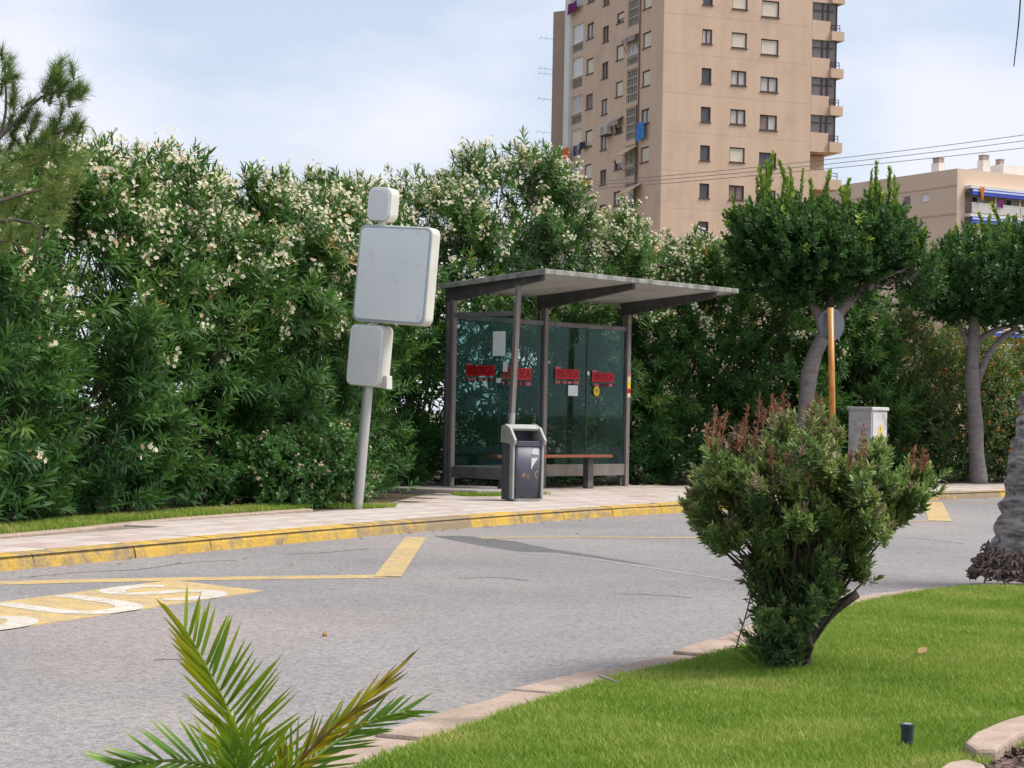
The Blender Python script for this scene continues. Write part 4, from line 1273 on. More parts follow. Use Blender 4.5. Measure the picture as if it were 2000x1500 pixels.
def clipped_tree(Y, trunk, limbs, lobes, sprouts, seed, label, nsh):
    rng = np.random.default_rng(seed)
    pts = [at(x, y, Y + dy) for x, y, dy, r in trunk]
    pts[0][2] = 0.12
    base = pts[0].copy()
    root = empty('clipped_tree', base, label, 'tree', 'clipped street trees on the pavement')
    mb = MB()
    line = catmull(pts, 0.12)
    rads = np.interp(np.linspace(0, 1, len(line)), np.linspace(0, 1, len(trunk)), [px_r(r, Y) for *_, r in trunk])
    rads = rads * (1 + 0.05 * np.sin(np.linspace(0, 23, len(line)) + seed))
    mb.tube(line, rads, 14)
    mb.build('trunk', 'bark_ficus', root, smooth=True)
    for lb in limbs:
        p = [at(x, y, Y + dy) for x, y, dy, r in lb]
        ln = catmull(p, 0.12)
        MB().tube(ln, np.interp(np.linspace(0, 1, len(ln)), np.linspace(0, 1, len(lb)), [px_r(r, Y) for *_, r in lb]), 9).build('limb', 'bark_ficus', root, smooth=True)
    lv = Leaves()
    tot = sum(l[2] * l[3] for l in lobes)
    for (cx, cy, rx, ry, rd, dy) in lobes:
        n = int(nsh * rx * ry / tot)
        v = unit(rng.normal(0, 1, (n, 3)))
        rad = np.where(rng.uniform(0, 1, n) < 0.72, rng.uniform(0.86, 1.06, n), rng.uniform(0.3, 0.86, n))
        lump = 1 + 0.09 * np.sin(7 * v[:, 0] + seed) * np.sin(6 * v[:, 2] + 3 * v[:, 1])
        c = at(cx, cy, Y + dy)
        P = c + v * (rad * lump)[:, None] * np.array([px_r(rx, Y), rd, px_r(ry, Y)])
        flat = c[2] - px_r(ry, Y) * 0.93
        P[:, 2] = np.maximum(P[:, 2], flat + rng.uniform(-0.05, 0.12, n))
        D = unit(v * 0.7 + np.array([0, 0, 0.75]) + rng.normal(0, 0.35, (n, 3)))
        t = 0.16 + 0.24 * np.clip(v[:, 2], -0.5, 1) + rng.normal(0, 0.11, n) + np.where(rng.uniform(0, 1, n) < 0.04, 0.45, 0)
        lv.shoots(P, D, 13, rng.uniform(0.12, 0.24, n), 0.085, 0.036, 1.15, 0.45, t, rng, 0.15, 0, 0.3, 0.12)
    mb = MB()
    for (x, y0, y1, dy) in sprouts:
        k = 4
        for q in range(k):
            a = at(x + rng.normal(0, 9), y0 + 25, Y + dy + rng.normal(0, 0.12))
            b = at(x + rng.normal(0, 14), y1 + (0 if q == 0 else rng.uniform(10, 55)), Y + dy + rng.normal(0, 0.15))
            mb.tube([a, (a + b) / 2 + rng.normal(0, 0.015, 3), b], [0.008, 0.006, 0.003], 5, caps=False)
            L = np.linalg.norm(b - a)
            lv.shoots(a[None], unit(b - a)[None], int(50 * L / 0.6) + 16, L, 0.095, 0.042, 0.95, 0.4, np.array([0.62]), rng, 0.1, 0, 0.35, 0.36)
    mb.build('young_shoots', 'twig', root)
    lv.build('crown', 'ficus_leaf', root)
    return root

clipped_tree(27.2, [(1556, 952, 0, 20), (1566, 880, 0, 16.5), (1574, 800, 0, 16), (1580, 735, 0, 16), (1592, 690, 0, 16), (1612, 650, 0, 15), (1622, 628, 0, 13)],
             [[(1620, 634, 0, 13), (1643, 604, 0, 12), (1675, 572, -0.05, 10), (1715, 553, -0.1, 8), (1765, 545, -0.15, 6), (1788, 535, -0.05, 4), (1800, 510, 0.0, 2)],
              [(1608, 655, 0, 11), (1600, 620, 0, 10), (1570, 560, 0.1, 7), (1530, 500, 0.2, 4)],
              [(1618, 640, 0, 10), (1622, 590, 0.2, 9), (1640, 520, 0.3, 6)],
              [(1690, 565, -0.08, 6), (1725, 540, -0.25, 5), (1760, 530, -0.3, 3.5), (1782, 512, -0.15, 1.5)]],
             [(1548, 500, 104, 92, 0.9, 0), (1625, 505, 112, 90, 0.95, 0.1), (1700, 478, 80, 70, 0.75, 0.15), (1788, 545, 36, 56, 0.42, -0.05), (1480, 465, 52, 52, 0.55, 0)],
             [(1497, 420, 304, 0), (1470, 430, 348, 0.2), (1552, 420, 318, 0.1), (1537, 420, 350, -0.2), (1590, 425, 338, 0), (1515, 420, 352, 0.3), (1445, 430, 385, 0), (1612, 430, 385, 0.2), (1648, 430, 352, 0), (1665, 430, 372, 0.3), (1700, 430, 318, 0), (1735, 430, 330, 0.1), (1716, 430, 362, -0.2), (1760, 450, 388, 0), (1800, 500, 425, -0.1), (1630, 430, 400, -0.3)],
             401, 'clipped tree with a leaning grey trunk behind the round sign', 2600)
clipped_tree(29.9, [(1912, 947, 0, 18), (1908, 900, 0, 15), (1905, 830, 0, 14.5), (1899, 750, 0, 14.5), (1899, 700, 0, 14), (1901, 660, 0, 12), (1905, 610, 0, 9)],
             [[(1909, 742, 0, 8), (1925, 705, 0, 6.5), (1945, 672, 0, 6), (1985, 640, 0.1, 5)], [(1900, 690, 0, 6), (1885, 660, 0, 5), (1868, 620, 0, 4)], [(1906, 672, 0, 6), (1935, 648, 0, 5), (1990, 632, 0, 4)]],
             [(1908, 550, 96, 88, 0.9, 0), (1990, 550, 100, 94, 1.0, 0.1), (2085, 555, 100, 90, 0.9, 0), (1838, 572, 46, 52, 0.5, 0)],
             [(1865, 480, 442, 0), (1900, 470, 440, 0.1), (1945, 460, 418, 0), (1968, 455, 402, 0.1), (1992, 455, 412, 0), (2020, 455, 405, 0), (1925, 465, 425, 0), (1985, 455, 425, 0.2), (1838, 510, 470, 0)],
             402, 'clipped tree with a straight grey trunk at the right, beyond the palm', 2300)

# ================================================================== pine at the left edge
rng = np.random.default_rng(501)
pine_base = np.array([-4.75, 12.9, 0.115])
pine = empty('pine_tree', pine_base, 'pine tree reaching in from the left edge with long needle tufts', 'tree')
tr = [pine_base, pine_base + np.array([0.05, 0, 1.0]), pine_base + np.array([0.0, 0.1, 2.4]), pine_base + np.array([-0.1, 0.1, 4.4])]
MB().tube(catmull(tr, 0.2), np.linspace(0.13, 0.05, len(catmull(tr, 0.2))), 10).build('trunk', 'bark_bush', pine, smooth=True)
YP = 13.6
arms = [[(-150, 350, 12.9), (-40, 300, 13.3), (0, 268, YP), (40, 228, YP), (80, 190, YP), (128, 178, YP), (150, 178, YP)],
        [(-150, 350, 12.9), (-30, 300, 13.4), (5, 250, 13.8), (12, 190, 13.8), (8, 120, 13.8)],
        [(-160, 380, 12.9), (-40, 345, 13.3), (0, 333, 13.5), (60, 325, 13.5), (110, 262, 13.6), (150, 245, 13.6)],
        [(-160, 420, 12.9), (-30, 400, 13.2), (40, 380, 13.3), (110, 360, 13.4), (150, 330, 13.4)],
        [(-160, 450, 12.9), (-40, 440, 13.2), (30, 430, 13.3), (80, 450, 13.3), (60, 520, 13.3)],
        [(-160, 500, 12.9), (-40, 480, 13.3), (20, 470, 13.4), (50, 500, 13.4)]]
for a in arms:
    ln = catmull([at(*q) for q in a], 0.1)
    MB().tube(ln, np.linspace(0.022, 0.006, len(ln)), 6).build('branch', 'twig', pine, smooth=True)
tufts = [(10, 120, 13.8), (14, 150, 13.8), (5, 180, 13.8), (22, 205, 13.8), (40, 235, 13.7), (20, 235, 13.7), (55, 262, 13.7), (5, 255, 13.8), (70, 240, 13.6), (30, 275, 13.7), (60, 285, 13.6), (85, 255, 13.6),
         (105, 145, YP), (118, 150, YP), (130, 165, YP), (95, 165, YP), (145, 178, YP), (120, 180, YP), (105, 190, YP), (158, 172, YP), (88, 178, YP), (135, 188, YP), (150, 190, YP),
         (110, 240, 13.6), (120, 250, 13.6), (145, 240, 13.6), (105, 262, 13.6), (155, 250, 13.6), (130, 262, 13.6), (90, 275, 13.5)] + [(x_ + rng.normal(0, 9), y_ + rng.normal(0, 9), 13.7) for x_, y_ in ((10, 110), (20, 140), (30, 170), (8, 160), (25, 190), (45, 215), (60, 225), (35, 255), (15, 290), (75, 270), (110, 135), (125, 145), (140, 160), (100, 155), (112, 172), (150, 168), (65, 300), (40, 300), (100, 290), (130, 275), (145, 262), (160, 255), (85, 245), (120, 232))]
for _ in range(48):
    t = rng.uniform(0, 1)
    y = 285 + t * 200
    tufts.append((rng.uniform(-30, 155 - 95 * max(0, t - 0.35)), y, rng.uniform(13.1, 13.9)))
V, T = [], []
for (x, y, YY) in tufts:
    c = at(x + rng.normal(0, 4), y + rng.normal(0, 4), YY)
    ax = unit(np.array([0.45, -0.1, 0.75]) + rng.normal(0, 0.35, 3))
    n = 150
    d = unit(ax * 0.75 + rng.normal(0, 0.55, (n, 3)))
    f = rng.uniform(-0.07, 0.05, n)
    P = c + ax * f[:, None]
    L = rng.uniform(0.075, 0.13, n)[:, None]
    s = unit(np.cross(d, rng.normal(0, 1, (n, 3)))) * 0.0022
    V.append(np.stack([P - s, P + s, P + d * L], 1))
    T.append(np.repeat(np.clip(rng.normal(0.38 + 0.25 * (y > 300), 0.2, n) , 0, 1), 3))
V = np.concatenate(V).reshape(-1, 3) - pine_base
raw_mesh('needles', V, np.arange(len(V)), np.concatenate(T), 'pine_needle', pine)

# ================================================================== foreground bush with rusty seed stalks
rng = np.random.default_rng(601)
YB = 8.2
bush_base = at(1566, 1312, YB)
bush_base = gnd(1566, 1312, LZ)
YB = float(bush_base[1])
bush = empty('bush', bush_base, 'wedge-shaped evergreen bush with rusty seed stalks on the lawn', 'bush')
outline = np.array([(1352, 985), (1362, 940), (1385, 925), (1392, 862), (1430, 842), (1470, 850), (1500, 826), (1560, 812), (1612, 826), (1640, 850), (1652, 905), (1690, 868), (1722, 868), (1725, 925), (1758, 905), (1803, 930), (1795, 972), (1745, 1005), (1688, 1042), (1664, 1095), (1650, 1146), (1610, 1178), (1590, 1250), (1545, 1300), (1505, 1270), (1482, 1205), (1502, 1150), (1462, 1092), (1388, 1035)], float)
def sample_poly(n, poly):
    out = []
    lo, hi = poly.min(0), poly.max(0)
    while len(out) < n:
        q = rng.uniform(lo, hi, (n * 2, 2))
        out += list(q[inside(poly, q)])
    return np.array(out[:n])
cen0 = np.array([1566.0, 1180.0])
cl = sample_poly(140, cen0 + (outline - cen0) * np.array([0.93, 0.90]) + np.array([0, 12.0]))
cl = np.concatenate([cl, np.array([(1372, 990), (1380, 955), (1402, 905), (1440, 880), (1790, 948), (1770, 965), (1745, 985), (1720, 1012), (1700, 1040), (1712, 900), (1700, 915), (1690, 940), (1670, 1125), (1655, 1090), (1590, 850), (1620, 862), (1530, 850)], float), np.stack([rng.uniform(1480, 1640, 14), rng.uniform(900, 1030, 14)], 1)])
ncl = 11
px = np.repeat(cl, ncl, 0) + rng.normal(0, 9.5, (len(cl) * ncl, 2))
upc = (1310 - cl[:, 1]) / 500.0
half = np.clip(0.10 + 0.62 * upc, 0.08, 0.46)
depc = rng.uniform(-1, 1, len(cl)) * half * np.clip(1.15 - np.abs(cl[:, 0] - 1560) / 330, 0.25, 1)
dep = np.repeat(depc, ncl) + rng.normal(0, 0.03, len(px))
clt = np.repeat(rng.normal(0, 0.11, len(cl)), ncl)
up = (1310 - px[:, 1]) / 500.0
tips = np.array([at(x, y, YB + d) for (x, y), d in zip(px, dep)])
lv = Leaves()
out = unit(tips - (bush_base + np.array([0, 0, 0.10])))
for k in range(3):
    D = unit(out * np.array([1, 1, 0.8]) + np.array([0, -0.10, 0.55]) + rng.normal(0, 0.36, tips.shape))
    P = tips + rng.normal(0, 0.012, tips.shape)
    old = rng.uniform(0, 1, len(P)) < 0.025
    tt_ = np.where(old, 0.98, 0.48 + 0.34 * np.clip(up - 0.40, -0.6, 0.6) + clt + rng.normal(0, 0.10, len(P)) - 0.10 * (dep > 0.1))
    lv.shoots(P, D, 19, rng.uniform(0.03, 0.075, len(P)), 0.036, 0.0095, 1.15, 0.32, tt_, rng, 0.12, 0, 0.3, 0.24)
# low skirt on the left of the foot
for _ in range(120):
    p = at(rng.uniform(1490, 1585), rng.uniform(1150, 1300), YB + rng.uniform(-0.16, 0.06))
    lv.shoots(p[None], unit(np.array([-0.25, -0.1, 0.8]) + rng.normal(0, 0.25, 3))[None], 18, 0.1, 0.055, 0.012, 0.9, 0.3, np.array([0.22]), rng, 0.1, 0, 0.3)
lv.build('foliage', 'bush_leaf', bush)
tk = catmull([bush_base - np.array([0, 0, 0.02]), bush_base + np.array([0.01, 0, 0.10]), at(1590, 1230, YB), at(1630, 1190, YB), at(1674, 1160, YB + 0.02)], 0.03)
MB().tube(tk, np.interp(np.linspace(0, 1, len(tk)), [0, 0.3, 1], [0.036, 0.03, 0.018]), 9).build('stem', 'bark_bush', bush, smooth=True)
for tx, ty in ((1545, 1080), (1500, 1020), (1600, 1060), (1660, 1020), (1570, 980), (1430, 980)):
    tk = catmull([bush_base + np.array([0, 0, 0.03]), bush_base + np.array([rng.normal(0, 0.02), rng.normal(0, 0.05), 0.18]), at(tx, ty, YB + rng.uniform(-0.15, 0.15))], 0.05)
    MB().tube(tk, np.linspace(0.02, 0.007, len(tk)), 7).build('stem', 'bark_bush', bush, smooth=True)
mb = MB()
for q in rng.permutation(len(tips))[:150]:
    if up[q] < 0.3: continue
    s = bush_base + (tips[q] - bush_base) * np.array([0.16, 0.16, 0.3])
    mb.tube([s, (s + tips[q]) / 2 + rng.normal(0, 0.015, 3) - (tips[q] - s) * np.array([0.10, 0.10, -0.04]), tips[q]], [0.007, 0.005, 0.003], 4, caps=False)
mb.build('twigs', 'bark_bush', bush)
# hanging bare vine on the left
vine = catmull([at(1452, 1118, YB), at(1466, 1150, YB - 0.02), at(1460, 1190, YB - 0.03), at(1448, 1230, YB - 0.03), at(1436, 1272, YB - 0.02)], 0.02)
MB().tube(vine, 0.0028, 5).build('hanging_twig', 'bark_bush', bush)
lv = Leaves()
pv = vine[rng.integers(0, len(vine), 36)]
dv = unit(np.array([0, 0, -0.15]) + rng.normal(0, 0.6, pv.shape))
lv.add(pv, dv, rng.normal(0, 1, pv.shape), 0.04, 0.008, 0.2, 0.5)
lv.build('hanging_leaves', 'bush_leaf', bush)
stalks = [(1392, 872, 1398, 800), (1405, 880, 1420, 806), (1385, 880, 1380, 828), (1400, 890, 1408, 818), (1455, 865, 1460, 792), (1450, 870, 1446, 830), (1478, 850, 1484, 772), (1490, 845, 1486, 786), (1488, 850, 1494, 800), (1505, 835, 1508, 772), (1518, 830, 1515, 778), (1530, 828, 1529, 766), (1540, 832, 1541, 790), (1528, 835, 1522, 796), (1472, 880, 1476, 838), (1445, 885, 1440, 850),
          (1585, 825, 1595, 765), (1592, 828, 1606, 775), (1580, 830, 1580, 790), (1535, 930, 1540, 876), (1545, 940, 1536, 885), (1590, 945, 1592, 890), (1580, 950, 1576, 895), (1510, 920, 1505, 872), (1492, 1005, 1496, 975), (1676, 930, 1686, 835), (1682, 925, 1690, 860), (1660, 920, 1663, 880), (1780, 925, 1788, 872), (1796, 925, 1812, 888), (1802, 918, 1804, 880)]
for (x0, y0, x1, y1) in stalks:
    d = YB + rng.uniform(-0.42, -0.25) if y0 > 860 else YB + rng.uniform(-0.25, 0.1)
    a, b = at(x0, y0, d), at(x1, y1, d + rng.normal(0, 0.02))
    mb = MB()
    mb.tube([a, (a + b) / 2 + rng.normal(0, 0.003, 3), b], [0.0022, 0.0018, 0.001], 4, caps=False)
    n = 46
    f = rng.uniform(0.25, 1.0, n)
    for fi in f:
        p = a + (b - a) * fi
        q = p + rng.normal(0, 0.0105, 3) * (1.25 - 0.6 * fi) + (b - a) * 0.07
        s = unit(np.cross(q - p, [0.3, 1, 0.2])) * 0.0026
        mb.add([p, (p + q) / 2 + s, q, (p + q) / 2 - s], [(0, 1, 2, 3)])
    mb.build('seed_stalk', 'rust_stalk', bush)

# ================================================================== palm trunk at the right edge
pb_ = gnd(2000, 1138, LZ)
palm = empty('palm_tree', pb_, 'thick ringed palm trunk leaning out of the right edge of the lawn', 'palm')
def palm_line(z):
    return pb_ + np.array([0.02 + 0.165 * max(0, z) + 0.018 * z * z, 0.02 * z, z])
mb = MB()
zs = np.arange(0, 5.6, 0.028)
pts = [palm_line(z) for z in zs]
rad = [0.235 + 0.045 * math.exp(-z / 0.15) + 0.028 * ((z * 8 + 0.3 * math.sin(z * 31)) % 1.0) + 0.006 * math.sin(z * 47) for z in zs]
mb.tube(pts, rad, 26)
for q in range(len(mb.v)):
    v = np.array(mb.v[q])
    mb.v[q] = tuple(v + np.array([math.sin(v[2] * 37 + v[0] * 21), math.cos(v[2] * 29 + v[1] * 25), 0.8 * math.sin(math.atan2(v[1] - pb_[1], v[0] - pb_[0]) * 5 + v[2] * 7)]) * 0.007)
mb.build('trunk', 'bark_palm', palm, smooth=True)
mb = MB()
rng = np.random.default_rng(701)
for _ in range(1100):
    a = rng.uniform(0, 6.283)
    r = rng.uniform(0.25, 0.36)
    z = LZ + 0.02 + max(0.0, (0.40 - r)) * rng.uniform(0.3, 1.5)
    p = np.array([pb_[0] + 0.03 + r * math.cos(a), pb_[1] + r * math.sin(a), z])
    d = unit(np.array([math.cos(a), math.sin(a), -0.5]) + rng.normal(0, 0.5, 3)) * rng.uniform(0.015, 0.045)
    mb.tube([p - d * 0.5, p + rng.normal(0, 0.012, 3), p + d], [0.007, 0.010, 0.004], 5)
tag(mb.build('root_mat', 'root_mass', palm), kind='stuff')
# frond stalk tip hanging into the picture at the top right
fr = catmull([palm_line(5.4), palm_line(5.4) + np.array([-0.5, -0.3, 0.5]), at(2010, -330, 12.6), at(1996, -60, 12.4), at(1990, 40, 12.4), at(1980, 130, 12.4)], 0.06)
MB().tube(fr, np.linspace(0.02, 0.004, len(fr)), 6).build('hanging_frond_stalk', 'twig', palm)
for q in range(9):                      # short crown above the picture
    a = q * 0.7
    top = palm_line(5.5)
    ln = catmull([top, top + np.array([math.cos(a) * 0.9, math.sin(a) * 0.9, 0.8]), top + np.array([math.cos(a) * 2.0, math.sin(a) * 2.0, 0.7])], 0.1)
    mb = MB().tube(ln, np.linspace(0.03, 0.008, len(ln)), 5)
    for k in range(4, len(ln)):
        side = np.array([-math.sin(a), math.cos(a), -0.35])
        for sg_ in (-1, 1):
            w = side * np.array([sg_, sg_, 1]) * 0.4
            mb.add([ln[k], ln[k] + w * 0.5 + np.array([0, 0, 0.02]), ln[k] + w], [(0, 1, 2)])
    mb.build('frond', 'rachis_green', palm)

# ================================================================== young palm in the foreground
rng = np.random.default_rng(801)
yp_base = at(512, 1700, 4.5)
yp_base[2] = LZ
yp = empty('young_palm', yp_base, 'young palm with yellow-tipped fronds in the bottom left foreground', 'palm')
def frond(path, n, L, fanl, tint, rm, wid, t0, sides=(1, -1), lift=0.25, droop=0.0, tipt=0.2, r0=0.008, spread=(0.95, 0.32), brown=0.0, start=0.12, flip=1, spread_r=None):
    """path of (px, py, Y); leaflets set alternately on both sides of the rachis"""
    ln = catmull([at(*q) for q in path], 0.015)
    fo = MB().tube(ln, np.linspace(r0, 0.0022, len(ln)), 7).build('frond', rm, yp, smooth=True)
    m = len(ln)
    off = origin_of(fo)
    for k in range(n):
        f = start + (1 - start) * (k / (n - 1)) ** 0.92
        i = min(m - 1, int(f * (m - 1)))
        p = ln[i]
        d = unit(ln[min(m - 1, i + 2)] - ln[max(0, i - 2)])
        view = unit(np.array([0, 0, CAMZ]) - p)
        s = unit(np.cross(d, np.array([0.12, -0.95, 0.30])))
        nn = np.cross(s, d)
        for sg_ in sides:
            sp_ = spread_r if (sg_ > 0 and spread_r) else spread
            an = sp_[0] * (1 - f) + sp_[1] * f + rng.normal(0, 0.07)
            up_ = rng.normal(lift, 0.12)
            dd = unit(d * math.cos(an) + s * sg_ * math.sin(an) + nn * up_ * flip)
            LL = L * fanl(f) * rng.uniform(0.88, 1.1)
            w = wid * rng.uniform(0.85, 1.1)
            cr = unit(np.cross(dd, nn + s * sg_ * 0.5))
            hh = np.cross(cr, dd)
            g_ = np.array([0, 0, -1.0])
            ctr = [p + dd * LL * t + g_ * droop * LL * t * t for t in (0.0, 0.12, 0.45, 0.8, 1.0)]
            ww = [0.35, 0.9, 1.0, 0.6, 0.03]
            V, Fc = [], []
            for c_, w_ in zip(ctr, ww):
                V += [c_ + cr * w * w_ * 0.5, c_ - hh * w * w_ * 0.16, c_ - cr * w * w_ * 0.5]
            for r_ in range(4):
                for q_ in range(2):
                    a_ = r_ * 3 + q_
                    Fc += [(a_, a_ + 1, a_ + 4), (a_, a_ + 4, a_ + 3)]
            base_t = np.clip(tint(f, sg_) + rng.normal(0, 0.06), 0, 1)
            tv = np.clip(base_t + tipt * np.repeat([0, 0, 0.15, 0.6, 1.0], 3), 0, 1)
            if rng.uniform() < brown:
                tv[:] = 0.97
            raw_mesh('leaflet', np.array(V) - off, np.array(Fc).ravel(), tv, 'palm_leaflet', fo)
bell = lambda f: 0.55 + 0.6 * math.sin(math.pi * min(1, f * 0.85 + 0.12))
frond([(516, 1690, 4.52), (495, 1560, 4.5), (474, 1470, 4.48), (442, 1380, 4.46), (402, 1302, 4.45), (378, 1258, 4.45), (362, 1232, 4.45)], 44, 0.165, lambda f: 0.6 + 0.55 * math.sin(math.pi * min(1, f * 0.9 + 0.1)), lambda f, s: (0.42 if s < 0 else 0.22) + 0.16 * f,
      'rachis_green', 0.0105, 0, lift=0.2, tipt=0.26, spread=(0.85, 0.12), start=0.1, spread_r=(1.4, 0.7))
frond([(520, 1690, 4.55), (545, 1545, 4.5), (590, 1482, 4.45), (645, 1428, 4.42), (700, 1380, 4.4), (732, 1352, 4.4)], 24, 0.10, lambda f: 0.75 + 0.6 * f, lambda f, s: (0.62 if s > 0 else 0.5) + 0.2 * f,
      'rachis_brown', 0.0095, 0, sides=(1, -1), lift=0.1, tipt=0.34, spread=(0.62, 0.10), start=0.2, brown=0.12)
frond([(520, 1690, 4.6), (560, 1540, 4.62), (618, 1478, 4.65), (690, 1428, 4.68), (745, 1402, 4.7), (790, 1390, 4.7)], 25, 0.115, lambda f: 0.7 + 0.5 * math.sin(math.pi * min(1, f + 0.05)), lambda f, s: 0.12 + 0.06 * f,
      'rachis_green', 0.0085, 0, lift=0.05, tipt=0.12, spread=(0.95, 0.25), start=0.25)
frond([(505, 1690, 4.4), (470, 1540, 4.38), (420, 1500, 4.36), (350, 1486, 4.34), (290, 1488, 4.32), (235, 1497, 4.3)], 22, 0.13, lambda f: 0.75 + 0.35 * math.sin(math.pi * f), lambda f, s: 0.12 + 0.08 * f,
      'rachis_green', 0.0105, 0, sides=(-1, 1), lift=0.3, tipt=0.35, spread=(1.1, 0.35), start=0.25)
frond([(512, 1690, 4.3), (490, 1590, 4.25), (470, 1530, 4.22), (455, 1470, 4.2)], 15, 0.12, bell, lambda f, s: 0.08 + 0.08 * f,
      'rachis_green', 0.0115, 0, lift=0.3, tipt=0.15, spread=(0.9, 0.3), start=0.25)
frond([(525, 1690, 4.42), (540, 1610, 4.4), (556, 1545, 4.38), (552, 1480, 4.36)], 13, 0.10, bell, lambda f, s: 0.25 + 0.2 * f,
      'rachis_green', 0.009, 0, lift=0.2, tipt=0.3, spread=(0.55, 0.15), start=0.3, brown=0.2)
frond([(515, 1690, 4.36), (505, 1600, 4.34), (500, 1540, 4.32), (478, 1480, 4.3), (468, 1440, 4.3)], 18, 0.14, bell, lambda f, s: 0.3 + 0.12 * f,
      'rachis_green', 0.0105, 0, lift=0.25, tipt=0.2, spread=(1.0, 0.3), start=0.2, spread_r=(1.3, 0.6))
MB().tube([yp_base - np.array([0, 0, 0.02]), yp_base + np.array([0, 0, 0.08]), yp_base + np.array([0.005, 0, 0.16])], [0.05, 0.06, 0.03], 12).build('stem', 'root_mass', yp, smooth=True)

# ================================================================== grass
def grass(name, poly, n, z, hgt, wid, seed, parent=None, keep=None, patch=0.35, label=None):
    rng = np.random.default_rng(seed)
    poly = np.array(poly)
    lo, hi = poly.min(0), poly.max(0)
    P = []
    while sum(len(p) for p in P) < n:
        q = rng.uniform(lo, hi, (n, 2))
        q = q[inside(poly, q)]
        if keep is not None:
            q = q[keep(q, rng)]
        P.append(q)
    P = np.concatenate(P)[:n]
    pt = 0.5 + 0.5 * np.sin(P[:, 0] * 2.3 + 1.3 * np.sin(P[:, 1] * 1.9)) * np.sin(P[:, 1] * 2.7 + 0.7 * P[:, 0])
    pt2 = 0.5 + 0.5 * np.sin(P[:, 0] * 9.1 + 2 * np.sin(P[:, 1] * 7.3)) * np.sin(P[:, 1] * 11.0)
    pt3 = 0.5 + 0.5 * np.sin(P[:, 0] * 3.7 + 2.1 * np.sin(P[:, 1] * 2.6 + 1)) * np.sin(P[:, 1] * 3.1 + 1.7 * np.sin(P[:, 0] * 2.2))
    h = hgt * rng.uniform(0.55, 1.25, n) * (0.85 + 0.3 * pt2)
    a = rng.uniform(0, 6.283, n)
    lean = np.stack([rng.normal(0, 0.42, n), rng.normal(0, 0.42, n)], 1) * h[:, None]
    s = np.stack([np.cos(a), np.sin(a)], 1) * wid * 0.5
    V = np.zeros((n, 5, 3), np.float32)
    V[:, 0, :2], V[:, 1, :2] = P - s, P + s
    V[:, 2, :2], V[:, 3, :2] = P + lean * 0.35 - s * 0.8, P + lean * 0.35 + s * 0.8
    V[:, 4, :2] = P + lean
    V[:, :2, 2] = z - 0.004
    V[:, 2:4, 2] = z + h[:, None] * 0.6
    V[:, 4, 2] = z + h
    idx = (np.array([[0, 1, 3], [0, 3, 2], [2, 3, 4]], np.int32)[None] + (np.arange(n, dtype=np.int32) * 5)[:, None, None]).reshape(-1)
    t = np.clip(0.51 + 0.28 * np.clip((pt3 - 0.72) / 0.2, 0, 1) + 0.30 * (pt - 0.5) + 0.6 * (pt2 - 0.5) * patch + rng.normal(0, 0.19, n) + np.where(rng.uniform(0, 1, n) < 0.04, 0.45, 0), 0, 1)
    o = raw_mesh(name, V.reshape(-1, 3), idx, np.repeat(t, 5), 'grass_blade', parent)
    o['kind'] = 'stuff'
    if parent is None:
        tag(o, label, 'grass')
    return o
SZ = 0.115
STONE_PX = [[(1884, 1448), (1905, 1428), (1960, 1405), (2050, 1380), (2060, 1412), (1990, 1432), (1945, 1462), (1905, 1462)],
            [(1815, 1512), (1850, 1487), (1890, 1481), (1925, 1492), (1930, 1530), (1880, 1560), (1810, 1545)],
            [(2070, 1378), (2180, 1340), (2220, 1360), (2075, 1408)],
            [(1915, 1475), (1990, 1436), (2100, 1410), (2100, 1640), (1890, 1640), (1932, 1525)]]
STONES = [[tuple(gnd(x, y, SZ)[:2]) for x, y in s_] for s_ in STONE_PX]
vis = [tuple(p) for p in EDGE if p[1] > 4.5] + [tuple(G(2080, 1300)), tuple(G(2080, 1640)), tuple(G(300, 1640))]
edge_in = offset_line(EDGE, -0.02)
def near_more(q, rng):
    bare = np.zeros(len(q), bool)
    for st_ in STONES:
        bare |= inside(st_, q)
    return (rng.uniform(0, 1, len(q)) < np.clip((7.2 / q[:, 1]) ** 1.6, 0.25, 1)) & ~bare
grass('lawn_grass', vis, 270000, LZ, 0.033, 0.004, 901, keep=near_more, label='short bright green mown grass covering the kerbed island')
# grass spilling over the stone edge
strip = [tuple(p) for p in offset_line(EDGE, 0.012) if p[1] > 4.5] + [tuple(p) for p in offset_line(EDGE, -0.09)[::-1] if p[1] > 4.5]
grass('edge_grass', strip, 4500, LZ - 0.012, 0.04, 0.004, 902, label='fringe of longer grass along the stone edge of the lawn')
gs = [tuple(p) for p in offset_line(BACK, 0.1) if 10 < p[1] < 18.6] + [tuple(p) for p in offset_line(BACK, 0.55)[::-1] if 10 < p[1] < 18.6]
sheet('turf_strip', gs, 0.135, 'turf', kind='structure')
grass('strip_grass', gs, 26000, 0.135, 0.045, 0.006, 903, label='strip of green grass between the pavement edging and the hedge')
w1 = [tuple(FS.p(a, d, 0)[:2]) for a, d in ((-1.0, 0.95), (-0.6, 1.1), (0.1, 1.22), (0.3, 1.34), (-0.5, 1.5), (-1.1, 1.3))]
grass('plinth_grass', w1, 3600, 0.128, 0.045, 0.006, 904, label='patch of weedy grass in front of the shelter plinth')
w2 = [(sb[0] - 0.1, sb[1] - 0.12), (sb[0] + 0.35, sb[1] + 0.1), (sb[0] + 0.35, sb[1] + 0.5), (sb[0] - 0.25, sb[1] + 0.4), (sb[0] - 0.3, sb[1])]
grass('post_grass', w2, 1800, 0.13, 0.04, 0.006, 905, label='thin dry grass round the foot of the tilted sign post')
